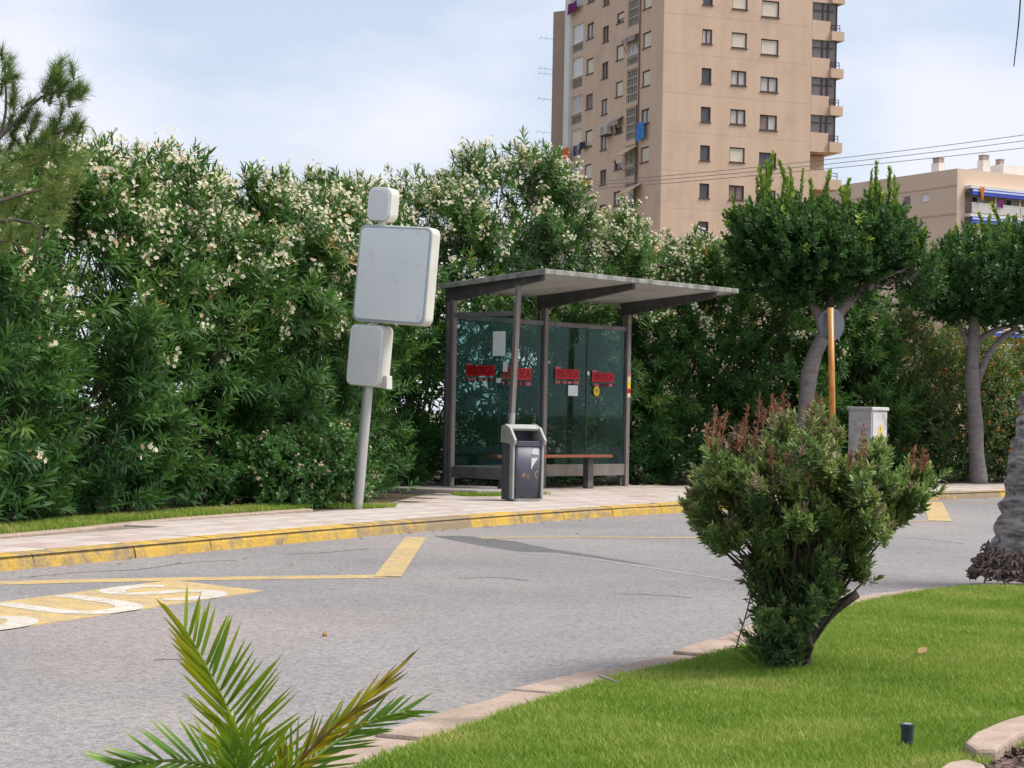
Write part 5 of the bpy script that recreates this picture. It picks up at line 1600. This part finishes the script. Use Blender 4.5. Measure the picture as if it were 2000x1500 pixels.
# tuft of thin blades left of the bush
lv = Leaves()
for _ in range(34):
    p = at(rng.uniform(1470, 1510), 1262 + rng.uniform(-8, 10), YB + rng.uniform(-0.1, 0.25))
    p[2] = LZ
    lv.add(p[None], unit(np.array([-0.55, 0, 0.8]) + rng.normal(0, 0.3, 3))[None], np.array([[0.2, -0.8, 0.5]]), rng.uniform(0.12, 0.24), 0.005, 0.5, 0.35)
tf = lv.build('grass_tuft', 'grass_blade', base=gnd(1490, 1262, LZ))
tag(tf, 'tuft of long thin grass blades left of the bush foot', 'grass', kind='stuff')
# ================================================================== apartment tower
YT = 141.0
C0 = at(1294, 200, YT)
TR = Frame((C0[0], C0[1], 0), (0.935, 0.355, 0), (0.355, -0.935, 0))
TL = Frame((C0[0], C0[1], 0), (-0.355, 0.935, 0), (-0.935, -0.355, 0))
tower = empty('apartment_tower', (C0[0], C0[1], 0), 'tall tan apartment tower rising behind the hedge and clipped tree', 'building')
TZ = 39.0
def T(cx, cy):
    return 1040 + cx / 3.125, cy / 3.125
def rect(fr, conv, x0, x1, y0, y1, d=0.0):
    xm, ym = (x0 + x1) / 2, (y0 + y1) / 2
    a = fr.unproject(*conv(x0, ym), d)[0]
    b = fr.unproject(*conv(x1, ym), d)[0]
    return min(a, b), max(a, b), fr.unproject(*conv(xm, y1), d)[1], fr.unproject(*conv(xm, y0), d)[1]

def wall(fr, a0, a1, z0, z1, holes, depth, name, m, parent):
    holes = [(max(a0, h[0]), min(a1, h[1]), max(z0, h[2]), min(z1, h[3])) for h in holes]
    A = sorted({a0, a1, *[h[0] for h in holes], *[h[1] for h in holes]})
    Z = sorted({z0, z1, *[h[2] for h in holes], *[h[3] for h in holes]})
    mb = MB()
    for i in range(len(A) - 1):
        for j in range(len(Z) - 1):
            am, zm = (A[i] + A[i + 1]) / 2, (Z[j] + Z[j + 1]) / 2
            if any(h[0] < am < h[1] and h[2] < zm < h[3] for h in holes):
                continue
            mb.add([fr.p(A[i], 0, Z[j]), fr.p(A[i + 1], 0, Z[j]), fr.p(A[i + 1], 0, Z[j + 1]), fr.p(A[i], 0, Z[j + 1])], [(0, 1, 2, 3)])
    for h in holes:
        for q in (((h[0], h[2]), (h[1], h[2])), ((h[1], h[2]), (h[1], h[3])), ((h[1], h[3]), (h[0], h[3])), ((h[0], h[3]), (h[0], h[2]))):
            mb.add([fr.p(q[0][0], 0, q[0][1]), fr.p(q[1][0], 0, q[1][1]), fr.p(q[1][0], -depth, q[1][1]), fr.p(q[0][0], -depth, q[0][1])], [(0, 1, 2, 3)])
    return mb.build(name, m, parent)

def window(fr, r, kind, parent, frame_m='win_frame', depth=0.14):
    a0, a1, z0, z1 = r
    e = 0.004
    a0, a1, z0, z1 = a0 + e, a1 - e, z0 + e, z1 - e
    w = 0.075
    mb = MB()
    d0, d1 = -depth - 0.04, -depth + 0.05
    mb.fbox(fr, a0, a1, d0, d1, z0, z0 + w).fbox(fr, a0, a1, d0, d1, z1 - w, z1)
    mb.fbox(fr, a0, a0 + w, d0, d1, z0 + w, z1 - w).fbox(fr, a1 - w, a1, d0, d1, z0 + w, z1 - w)
    am = (a0 + a1) / 2
    if kind in ('cur', 'two', 'brown2'):
        mb.fbox(fr, am - 0.045, am + 0.045, d0, d1 - 0.01, z0 + w, z1 - w)
    if kind == 'three':
        for f in (1 / 3, 2 / 3):
            t = a0 + (a1 - a0) * f
            mb.fbox(fr, t - 0.04, t + 0.04, d0, d1 - 0.01, z0 + w, z1 - w)
    o = mb.build('window', frame_m, parent)
    MB().fbox(fr, a0 - 0.06, a1 + 0.06, 0.003, 0.07, z0 - 0.07, z0 - 0.008).build('sill', frame_m if frame_m == 'win_frame' else 'render_white', o)
    b = lambda p, q, r_, s, m, nm, dd=0.0: MB().fbox(fr, p, q, d0 + 0.005 + dd, d0 + 0.025 + dd, r_, s).build(nm, m, o)
    i0, i1, j0, j1 = a0 + w, a1 - w, z0 + w, z1 - w
    if kind.startswith('sh'):
        m = {'shc': 'shutter_cream', 'shw': 'shutter_white', 'shb': 'shutter_brown', 'sho': 'shutter_cream'}[kind]
        lowz = j0 if kind != 'sho' else j0 + 0.42 * (j1 - j0)
        n = max(4, int((j1 - lowz) / 0.16))
        for k in range(n):
            za = lowz + (j1 - lowz) * k / n
            b(i0, i1, za + 0.008, lowz + (j1 - lowz) * (k + 1) / n, m, 'shutter_slat', 0.03)
        if kind == 'sho':
            b(i0, i1, j0, lowz, 'glass_dark', 'pane')
    elif kind == 'dark':
        b(i0, i1, j0, j1, 'glass_dark', 'pane')
    elif kind == 'cur':
        b(i0, am - 0.05, j0, j1, 'curtain', 'pane')
        b(am + 0.05, i1, j0, j1, 'curtain', 'pane')
    elif kind == 'two':
        b(i0, am - 0.05, j0, j1, 'shutter_brown', 'pane')
        b(am + 0.05, i1, j0, j1, 'curtain', 'pane')
    elif kind == 'brown2':
        b(i0, am - 0.05, j0, j1, 'shutter_brown', 'pane')
        b(am + 0.05, i1, j0, j1, 'shutter_brown', 'pane')
    elif kind == 'three':
        for f in range(3):
            b(i0 + (i1 - i0) * f / 3 + 0.05, i0 + (i1 - i0) * (f + 1) / 3 - 0.05, j0, j1, 'curtain', 'pane')
    return o

RW = []
for x0, x1, lst in ((1032, 1092, [(-60, 30, 'dark'), (178, 268, 'cur'), (415, 510, 'dark'), (652, 745, 'dark'), (887, 980, 'dark'), (1120, 1210, 'dark'), (1352, 1442, 'dark')]),
                    (1212, 1305, [(-38, 57, 'shc'), (200, 293, 'shc'), (432, 522, 'cur'), (668, 760, 'cur'), (900, 992, 'shc'), (1132, 1222, 'brown2'), (1360, 1450, 'cur')]),
                    (1392, 1498, [(5, 105, 'shc'), (240, 335, 'shc'), (470, 562, 'cur'), (702, 795, 'two'), (932, 1022, 'dark'), (1160, 1250, 'cur')])):
    for y0, y1, k in lst:
        sh_ = -(((y0 + y1) / 2) - 480) * RHO
        xr = 0 if x0 > 1100 else 0
        off = sh_ + {1032: 0, 1212: 0, 1392: 0}[x0] - 480 * 0
        RW.append((rect(TR, T, x0 + sh_, x1 + sh_, y0, y1), k))
A1 = TR.unproject(*T(1702, 480))[0]
wall(TR, 0, A1, 0, TZ, [r for r, k in RW], 0.3, 'wall', 'render_tan', tower)
for r, k in RW:
    window(TR, r, k, tower)
LW = []
for x0, x1, lst in ((668, 718, [(-40, 50, 'shc'), (195, 290, 'shc'), (430, 525, 'shc'), (665, 755, 'cur'), (897, 990, 'shc')]),
                    (508, 551, [(75, 138, 'sho'), (275, 365, 'shc'), (497, 590, 'shc'), (722, 815, 'sho'), (942, 1035, 'sho'), (1168, 1255, 'cur')]),
                    (423, 461, [(-60, 30, 'brown2'), (160, 255, 'brown2'), (380, 478, 'brown2'), (605, 698, 'cur'), (825, 915, 'cur'), (1037, 1128, 'brown2'), (1250, 1335, 'dark')]),
                    (328, 370, [(-70, 12, 'shb'), (140, 235, 'cur'), (357, 450, 'shc'), (575, 665, 'shb'), (795, 895, 'shc'), (1003, 1092, 'shc'), (1210, 1290, 'sho')])):
    for y0, y1, k in lst:
        s_ = -(((y0 + y1) / 2) - 480) * RHO
        LW.append((rect(TL, T, x0 + s_, x1 + s_, y0, y1), k))
LOG = []       # enclosed balconies at the left end
for y0, y1, k in ((-75, 40, 'open'), (150, 262, 'shw'), (352, 470, 'shw'), (585, 690, 'two_w'), (790, 955, 'sho'), (1003, 1110, 'shw')):
    s_ = -(((y0 + y1) / 2) - 480) * RHO
    LOG.append((rect(TL, T, 240 + s_, 305 + s_, y0, y1), k))
ST = []        # stairwell windows between lattice screens
for y0, y1 in ((222, 332), (915, 1010), (1150, 1225)):
    s_ = -(((y0 + y1) / 2) - 480) * RHO
    ST.append(rect(TL, T, 575 + s_, 642 + s_, y0, y1))
LA = []
for y0, y1 in ((-60, 160), (345, 398), (420, 625), (655, 855), (1022, 1080), (1112, 1140), (1240, 1330), (885, 908)):
    s_ = -(((y0 + y1) / 2) - 480) * RHO
    LA.append(rect(TL, T, 575 + s_, 640 + s_, y0, y1))
for y0, y1 in ((268, 318), (478, 540), (700, 760), (1115, 1165)):
    s_ = -(((y0 + y1) / 2) - 480) * RHO
    LA.append(rect(TL, T, 243 + s_, 303 + s_, y0, y1))
AL = TL.unproject(*T(238, 600))[0]
AP = TL.unproject(*T(207, 600))[0]
holes = [r for r, k in LW] + [r for r, k in LOG] + ST + LA
holes = [(h[0], min(h[1], AL - 0.1), h[2], h[3]) for h in holes]
wall(TL, 0, AL, 0, TZ, holes, 0.32, 'wall', 'render_tan', tower)
for r, k in LW:
    window(TL, r, k, tower)
for r, k in LOG:
    r = (r[0], min(r[1], AL - 0.1), r[2], r[3])
    window(TL, r, {'shw': 'shw', 'two_w': 'cur', 'open': 'cur', 'sho': 'sho'}[k], tower, 'win_frame_white')
for r in ST:
    window(TL, r, 'three', tower, 'win_frame_white')
for r in LA:
    a0, a1, z0, z1 = r[0] + 0.01, min(r[1], AL - 0.1) - 0.01, r[2] + 0.01, r[3] - 0.01
    mb = MB()
    nz = max(1, round((z1 - z0) / 0.62))
    na = max(3, round((a1 - a0) / 0.42))
    for k in range(nz + 1):
        z = z0 + (z1 - z0 - 0.10) * k / nz
        mb.fbox(TL, a0, a1, -0.16, -0.05, z, z + 0.10)
    for k in range(na + 1):
        a = a0 + (a1 - a0 - 0.08) * k / na
        mb.fbox(TL, a, a + 0.08, -0.15, -0.06, z0 + 0.1, z1 - 0.1)
    sc = mb.build('lattice_screen', 'lattice', tower)
    MB().fbox(TL, a0, a1, -0.30, -0.28, z0, z1).build('screen_backing', 'glass_balcony', sc)
for r, k in [q for q in RW if abs(q[0][0] - RW[0][0][0]) < 0.5]:
    zj = r[2] - 0.85
    MB().fbox(TR, 0.004, A1 - 0.02, 0.003, 0.006, zj, zj + 0.022).build('floor_joint', 'render_tan', tower)
# pale pilaster, rear wing, closing walls
MB().fbox(TL, AL, AP, -0.3, 0.25, 0, TZ).build('pilaster', 'render_white', tower)
W0, W1_ = at(1078, 180, 160.0), at(1111, 180, 159.0)
ztop = at(1090, 21, 159.5)[2]
MB().prism([(W0[0], W0[1]), (W1_[0], W1_[1]), (W1_[0] + 2.5, W1_[1] + 7), (W0[0] + 2.5, W0[1] + 7)], 0, ztop).build('rear_wing', 'render_tan_wing', tower)
q0, q1, q2 = TL.p(AP, -0.5, 0), TL.p(AP, -13, 0), TR.p(A1, -0.5, 0)
MB().prism([tuple(TL.p(AP - 0.05, -0.45, 0)[:2]), tuple(TL.p(0.45, -0.45, 0)[:2]), tuple(TR.p(A1 - 0.06, -0.45, 0)[:2]), tuple((TR.p(A1 - 0.06, 0, 0) + np.array(TL.ex) * (AP - 0.05))[:2])], 0, TZ - 0.5).build('core', 'render_tan', tower)
_c = TR.p(A1, 0, 0)
FE = Frame((_c[0], _c[1], 0), TL.ex, (0.935, 0.355, 0))
# downpipe
for (y0, y1, dx) in ((-40, 1130, 0), (640, 1500, -10)):
    pts = []
    for y in np.linspace(y0, y1, 6):
        a, z = TL.unproject(*T(654 + dx - (y - 480) * RHO, y))
        pts.append(TL.p(a, 0.08, z))
    MB().tube(pts, 0.055, 6).build('downpipe', 'pipe_brown', tower)
# corner balconies
for n_, (yt, yb, yn) in enumerate(((-212, -100, -45), (18, 128, 185), (243, 356, 412), (472, 586, 640), (703, 812, 862), (935, 1040, 1090), (1160, 1270, 1320))):
    zc = lambda y: TR.unproject(*T(1780, y))[1]
    nxt = zc(yb + 118)
    A2 = TR.unproject(*T(1812 - (yb - 480) * RHO, yb))[0]
    A3 = TR.unproject(*T(1856 - (yb - 480) * RHO, yb))[0]
    bal = MB().fbox(TR, A1 - 0.01, A2, -4.0, 0.012, nxt, zc(yb)).build('balcony', 'render_tan', tower)
    MB().fbox(TR, A2, A3 + 0.45, -4.4, 0.25, nxt + 0.02, zc(yn) - 0.05).build('balcony_end', 'render_tan', bal)
    if n_ < 5:
        MB().fbox(TR, A1 - 0.01, A2 - 0.002, -3.9, -0.12, zc(yb), zc(yt)).build('glazing', 'glass_balcony', bal)
        MB().fbox(TR, A2, A3 - 0.05, -3.9, -0.10, zc(yn) - 0.045, zc(yt)).build('glazing', 'glass_balcony', bal)
        mb = MB()
        for f in (0, 0.45, 0.66, 1.0):
            a = A1 + (A3 - 0.05 - A1) * f
            zl = zc(yb) if a < A2 else zc(yn) - 0.04
            mb.fbox(TR, a - 0.04, a + 0.04, -0.11, -0.04, zl + 0.003, zc(yt) - 0.003)
        zt = zc(yt) - (zc(yt) - zc(yb)) * 0.42
        mb.fbox(TR, A1 + 0.15, A3 - 0.3, -0.10, -0.05, zt - 0.035, zt + 0.035)
        mb.build('glazing_bars', 'win_frame', bal)
    else:
        MB().fbox(TR, A1 - 0.01, A2 + 0.6, -3.9, -1.6, zc(yb), zc(yt)).build('rear_wall', 'render_tan', bal)
    mb = MB()
    zr = zc(yn) + 0.42
    for z in (zr, zr - 0.22):
        mb.fbox(TR, A2 + 0.02, A3 + 0.2, 0.0, 0.05, z, z + 0.05)
    mb.fbox(TR, A3 + 0.16, A3 + 0.2, 0.0, 0.05, zc(yn) - 0.05, zr).fbox(TR, A2 + 0.02, A2 + 0.06, 0.0, 0.05, zc(yn) - 0.05, zr)
    mb.build('railing', 'rail_iron', bal)
# awnings over the stairwell windows and one side window
def awning(x0, y0, x1, y1, x2, y2, m, proj, name='awning'):
    """from (x0,y0)-(x1,y1) on the wall, dropping to y2, sticking out proj metres"""
    a0, z0 = TL.unproject(*T(x0, y0))
    a1, z1 = TL.unproject(*T(x1, y1))
    zt = (z0 + z1) / 2
    zb = zt - y2
    p = [TL.p(a0, 0.03, zt), TL.p(a1, 0.03, zt), TL.p(a1, proj, zb), TL.p(a0, proj, zb)]
    u = [q + np.array([0, 0, 0.05]) for q in p]
    o = MB().hexa(p + u).build(name, m, tower)
    MB().hexa([TL.p(a0, proj - 0.02, zb - 0.28), TL.p(a1, proj - 0.02, zb - 0.28), TL.p(a1, proj - 0.04, zb - 0.28), TL.p(a0, proj - 0.04, zb - 0.28),
               TL.p(a0, proj - 0.02, zb - 0.004), TL.p(a1, proj - 0.02, zb - 0.004), TL.p(a1, proj - 0.04, zb - 0.004), TL.p(a0, proj - 0.04, zb - 0.004)]).build('valance', m, o)
    for a in (a0 + 0.05, a1 - 0.05):
        MB().tube([TL.p(a, 0.02, zb - 0.9), TL.p(a, proj - 0.03, zb - 0.01)], 0.025, 5).build('awning_arm', 'rail_iron', o)
awning(645, 893, 562, 905, 0, 0.75, 'awning_cream', 1.25)
awning(668, 1120, 600, 1135, 0, 0.7, 'awning_cream', 1.1)
awning(556, 712, 500, 725, 0, 0.35, 'vent_tile', 0.5)
awning(652, 205, 572, 232, 0, 0.2, 'vent_tile', 0.4)
# aerials and drying brackets on the left edge
for y in (240, 425, 455, 610, 812):
    b = at(*T(118 - (y - 480) * 0.03, y), 159.6)
    mb = MB().tube([b + np.array([0.1, 0, 0]), b + np.array([-1.1, -0.3, 0.06])], 0.014, 5)
    for f in (0.5, 0.95):
        c = b + np.array([-1.1, -0.3, 0.06]) * f
        mb.tube([c + np.array([0.1, -0.5, 0.1]), c + np.array([-0.1, 0.5, -0.1])], 0.010, 4)
    mb.build('drying_bracket', 'cable', tower)
# laundry and air conditioner (things on the tower)
def cloth(name, fr, conv, x0, x1, y0, y1, m, label, d=0.35, cat='towel', wav=0.08, taper=0.0):
    a0, a1, z0, z1 = rect(fr, conv, x0, x1, y0, y1)
    nx, nz = 7, 6
    mb = MB()
    for side in (0.0, 0.03):
        k = len(mb.v)
        vs = []
        for j in range(nz + 1):
            for i in range(nx + 1):
                f, g_ = i / nx, j / nz
                aa = a0 + (a1 - a0) * (f + taper * (0.5 - f) * (1 - g_))
                vs.append(fr.p(aa, d + wav * math.sin(f * 9 + 0.6 * g_) + side, z0 + (z1 - z0) * g_ + (0.10 * math.sin(f * 5) if j == 0 else 0)))
        mb.add(vs, [(j * (nx + 1) + i, j * (nx + 1) + i + 1, (j + 1) * (nx + 1) + i + 1, (j + 1) * (nx + 1) + i) for j in range(nz) for i in range(nx)])
    c = fr.p((a0 + a1) / 2, d, z0)
    o = mb.build(name, m, base=c, smooth=True)
    return tag(o, label, cat)
cloth('towel', TL, T, 660, 706, 748, 855, 'towel_blue', 'blue towel hanging below a side window of the tower', 0.3)
cloth('towel', TL, T, 222, 256, 905, 972, 'towel_orange', 'orange towel hanging at the left end of the tower', 0.5)
cloth('laundry', TL, T, 314, 348, 868, 912, 'cloth_dark', 'dark laundry hanging under a side window of the tower', 0.35, 'laundry')
cloth('laundry', TL, T, 246, 300, 20, 78, 'towel_purple', 'reddish laundry hanging on the highest visible left balcony of the tower', 0.4, 'laundry')
a0, a1, z0, z1 = rect(TL, T, 448, 492, 770, 825)
acp = TL.p((a0 + a1) / 2, 0.3, z0)
ac = empty('air_conditioner', acp, 'pale air conditioner box mounted on the side of the tower', 'air conditioner')
MB().fbox(TL, a0, a1, 0.1, 0.62, z0, z1).build('casing', 'ac_white', ac, bevel=0.03)
cfan = TL.p((a0 + a1) / 2, 0.625, (z0 + z1) / 2)
MB().plate(cfan, TL.ex, (0, 0, 1), TL.en, [(0.42 * math.cos(t), 0.3 * math.sin(t)) for t in np.linspace(0, 6.283, 21)[:-1]], 0.02).build('fan_grille', 'vent_tile', ac)
MB().fbox(TL, a0 + 0.1, a1 - 0.1, 0.0, 0.6, z0 - 0.08, z0 - 0.004).build('bracket', 'rail_iron', ac)

# ================================================================== lower apartment block at the right
YR = 200.0
def TB(cx, cy):
    return 1620 + cx / 5.263, 240 + cy / 5.263
C2 = at(1869, 400, YR)
BL = Frame((C2[0], C2[1], 0), (-0.499, 0.866, 0), (-0.866, -0.499, 0))
BR = Frame((C2[0], C2[1], 0), (0.866, 0.499, 0), (0.499, -0.866, 0))
blk = empty('apartment_block', (C2[0], C2[1], 0), 'low cream apartment block with blue balcony awnings at the right', 'building')
ZB = BL.unproject(1869, 329)[1]
FLR = 55 * YR / F_PX
wl = [(rect(BL, TB, 755, 832, 752, 855), 'shb'), (rect(BL, TB, 945, 1020, 725, 806), 'shw'), (rect(BL, TB, 935, 1002, 1020, 1096), 'cur')]
wl += [((r[0], r[1], r[2] - FLR * k, r[3] - FLR * k), 'shw' if k % 2 else 'cur') for r, _ in wl[:2] for k in (1, 2, 3) if not (r is wl[1][0] and k == 1)]
wall(BL, 0, 62, 0, ZB, [r for r, k in wl], 0.3, 'wall', 'render_cream', blk)
for r, k in wl:
    window(BL, r, k, blk, 'win_frame_white')
zband = [BL.unproject(*TB(1310, y))[1] for y in (628, 916)]
for k in range(6):
    z = zband[0] - FLR * k
    MB().fbox(BL, -0.05, 62, 0.003, 0.08, z - 0.18, z).build('string_course', 'render_tan', blk)
aL = BR.unproject(*TB(1392, 760))[0]
# right face: solid corner strip, then loggias between slabs
MB().fbox(BR, 0.002, aL, -0.35, 0, 0, ZB - 2.2).build('corner_pier', 'render_cream', blk)
MB().fbox(BR, 0.002, 34, -6, 0, ZB - 2.2 + 0.002, ZB - 0.002).build('parapet', 'render_cream', blk)
MB().fbox(BR, aL, 34, -8, -1.5, 0, ZB - 2.21).build('rear_wall', 'render_cream', blk)
MB().fbox(BR, 0.5, 34, -30, -6.1, 0, ZB - 0.3).build('core', 'render_cream', blk)
for k in range(7):
    z = zband[0] - FLR * k - 0.1
    sl = MB().fbox(BR, aL + 0.002, 34, -1.5, 0.9, z - 0.32, z).build('balcony_slab', 'render_white', blk)
    MB().fbox(BR, aL + 0.2, 34, 0.55, 0.95, z - 1.0, z - 0.33).build('awning_valance', 'awning_blue', sl)
    MB().fbox(BR, aL + 0.2, 34, 0.951, 0.99, z - 0.62, z - 0.45).build('awning_stripe', 'awning_edge', sl)
    zf = z - FLR
    for j, a in enumerate(np.arange(aL + 0.3, 33, 3.4)):
        MB().fbox(BR, a, a + 3.3, 0.72, 0.78, zf + 0.1, zf + 1.05).build('balustrade_panel', 'curtain', sl)
        if j > 0:
            MB().fbox(BR, a - 0.05, a + 0.03, 0.6, 0.7, zf + 0.004, z - 0.33).build('post', 'render_white', sl)
    MB().fbox(BR, aL + 0.2, 34, 0.70, 0.80, zf + 1.06, zf + 1.14).build('handrail', 'render_white', sl)
    for a in (aL + 2.2, aL + 7.0, aL + 12.5):
        dn = MB().fbox(BR, a, a + 1.7, -1.496, -1.4, zf + 0.02, zf + 2.15).build('balcony_door', 'win_frame_white', sl)
        MB().fbox(BR, a + 0.15, a + 0.8, -1.398, -1.38, zf + 0.2, zf + 2.0).build('door_pane', 'glass_dark', dn)
for (x0, x1, y0, y1, d) in ((1047, 1168, 420, 520, -3), (1530, 1655, 375, 520, -3), (1715, 1810, 420, 520, -6)):
    fb = BL if x0 < 1200 else BR
    aa0, zz1 = fb.unproject(*TB(x0, y0), d)
    aa1, _ = fb.unproject(*TB(x1, y0), d)
    aa0, aa1 = min(aa0, aa1), max(aa0, aa1)
    if fb is BR: aa0 += 0.42 * (aa1 - aa0)
    else: aa0 += 0.35 * (aa1 - aa0)
    dp = 0.9
    ch = MB().fbox(fb, aa0, aa1, d - dp, d, ZB - 1.6, zz1).build('chimney', 'render_white', blk)
    MB().fbox(fb, aa0 + 0.1, aa1 - 0.1, d - dp + 0.1, d - 0.1, zz1 + 0.002, zz1 + 0.5).build('chimney_cap', 'vent_tile', ch)
    MB().fbox(fb, aa0 + 0.06, aa1 - 0.06, d - dp + 0.06, d - 0.06, zz1 + 0.502, zz1 + 0.6).build('chimney_slab', 'vent_tile', ch)
aa0, zz1 = BR.unproject(*TB(1790, 425), -5)
MB().fbox(BR, aa0, 40, -20, -5, ZB - 0.5, zz1).build('roof_house', 'render_white', blk)
cloth('flag', BR, TB, 1468, 1522, 670, 800, 'flag_orange', 'orange and yellow cloth hanging on the top balcony of the right block', 1.05, 'flag', 0.1, 0.75)
cloth('towel', BR, TB, 1668, 1716, 806, 878, 'towel_purple', 'purple towel over the balcony rail of the right block', 0.95, 'towel', 0.04)

# ================================================================== overhead cables
def cable(p, q, sag, name, label, r=0.013):
    pts = []
    for f in np.linspace(0, 1, 40):
        v = np.array(p) + (np.array(q) - np.array(p)) * f
        v[2] -= sag * 4 * f * (1 - f)
        pts.append(v)
    o = MB().tube(pts, r, 5).build(name, 'cable', base=pts[-1])
    tag(o, label, 'cable', 'overhead cables in front of the tower')
cable(at(640, 385, 78), at(2400, 203, 70), 0.55, 'overhead_cable', 'topmost of the three thin cables crossing in front of the tower')
cable(at(640, 388, 78), at(2400, 217, 70.4), 0.55, 'overhead_cable', 'middle one of the three thin cables crossing in front of the tower')
cable(at(640, 402, 78), at(2400, 240, 71), 0.35, 'overhead_cable', 'lowest of the three thin cables crossing in front of the tower')

# ================================================================== small things on the lawn and road
lb = gnd(1771, 1470, LZ)
gl_ = empty('lawn_fitting', lb, 'small dark plastic cup-shaped light fitting standing in the lawn', 'garden light')
k_ = lb[1] / F_PX
MB().tube([lb - np.array([0, 0, 0.03]), lb + np.array([0, 0, 0.078])], [9.5 * k_, 12.5 * k_], 18).build('cup', 'plastic_dark', gl_, smooth=False)
MB().tube([lb + np.array([0, 0, 0.0785]), lb + np.array([0, 0, 0.086])], [13.5 * k_, 13.5 * k_], 18).build('rim', 'plastic_dark', gl_)
MB().tube([lb + np.array([0, 0, 0.0862]), lb + np.array([0, 0, 0.088])], [9 * k_, 9 * k_], 16).build('lens', 'galvanised', gl_)
dl = gnd(1801, 1282, LZ + 0.02)
tag(MB().hexa([dl + np.array(v) for v in ((-0.022, -0.03, 0.012), (0.012, -0.03, 0.02), (0.024, 0.02, 0.034), (-0.012, 0.03, 0.028), (-0.022, -0.03, 0.015), (0.012, -0.03, 0.023), (0.024, 0.02, 0.037), (-0.012, 0.03, 0.031))]).build('dry_leaf', 'dry_leaf', base=dl), 'single curled tan leaf lying on the lawn right of the bush', 'leaf')
st = gnd(1188, 1342, LZ + 0.02)
tag(MB().tube([st + np.array([-0.035, 0.05, 0.035]), st + np.array([0.0, 0, 0.03]), st + np.array([0.03, -0.06, 0.026])], [0.004, 0.005, 0.003], 6).build('stick', 'twig_pale', base=st), 'short pale stick lying on the lawn edge', 'stick')
pebble = gnd(634, 1243, ROADZ)
tag(MB().tube([pebble, pebble + np.array([0.0, 0, 0.012]), pebble + np.array([0.005, 0, 0.022])], [0.012, 0.013, 0.005], 7).build('pebble', 'dry_leaf', base=pebble), 'small brown stone lying alone on the road', 'stone')
# flat stones and bark bed in the bottom right corner
bed_edge = empty('bed_edging', (0, 0, 0), kind='structure')
def slabstone(pxs, z, name='border_stone'):
    MB().prism([tuple(gnd(x, y, z)[:2]) for x, y in pxs], -0.12, z).build(name, 'pink_stone', bed_edge, bevel=0.012, seg=2)
for s_ in STONE_PX[:3]:
    slabstone(s_, SZ)
sheet('planting_bed', STONES[3], LZ + 0.006, 'earth', kind='structure')
rng = np.random.default_rng(950)
mb = MB()
for _ in range(420):
    x, y = rng.uniform(1900, 2080), rng.uniform(1440, 1600)
    p = gnd(x, y, LZ + 0.012)
    if not inside(STONES[3], p[None, :2])[0]: continue
    if p[1] < 4.6: continue
    d = rng.normal(0, 1, 3)
    d[2] *= 0.3
    d = unit(d) * rng.uniform(0.012, 0.03)
    mb.bar(p - d, p + d, rng.uniform(0.008, 0.018), 0.006)
if mb.v:
    tag(mb.build('bark_mulch', 'root_mass'), 'brown bark mulch beside the flat stones in the corner', 'mulch', kind='stuff')
# leaf litter in the gutter and under the shelter
mb = MB()
kl2 = offset_line(KERB, -0.07)
for _ in range(150):
    p = kl2[rng.integers(0, len(kl2))]
    if not 9 < p[1] < 29: continue
    c = np.array([p[0] + rng.normal(0, 0.05) + 0.04, p[1] + rng.normal(0, 0.05), ROADZ + 0.006])
    if rng.uniform() < 0.2:
        c[:2] += np.abs(rng.normal(0, 0.9, 2)) * np.array([1, -1])
    a = rng.uniform(0, 6.28)
    l, w = rng.uniform(0.012, 0.035), rng.uniform(0.005, 0.011)
    e, s = np.array([math.cos(a), math.sin(a), 0.15]) * l, np.array([-math.sin(a), math.cos(a), 0.1]) * w
    mb.add([c - e, c + s + np.array([0, 0, 0.005]), c + e, c - s + np.array([0, 0, 0.004])], [(0, 1, 2, 3)])
for _ in range(70):
    c = FS.p(rng.uniform(0.3, 4.2), rng.uniform(-0.12, 0.12), 0.142)
    a = rng.uniform(0, 6.28)
    l, w = rng.uniform(0.02, 0.045), rng.uniform(0.008, 0.016)
    e, s = np.array([math.cos(a), math.sin(a), 0.2]) * l, np.array([-math.sin(a), math.cos(a), 0.1]) * w
    mb.add([c - e * 0.9, c + s + np.array([0, 0, 0.01]), c + e, c - s + np.array([0, 0, 0.008])], [(0, 1, 2, 3)])
tag(mb.build('leaf_litter', 'dry_leaf'), 'scattered dry leaves in the gutter and along the shelter wall', 'leaves', kind='stuff')
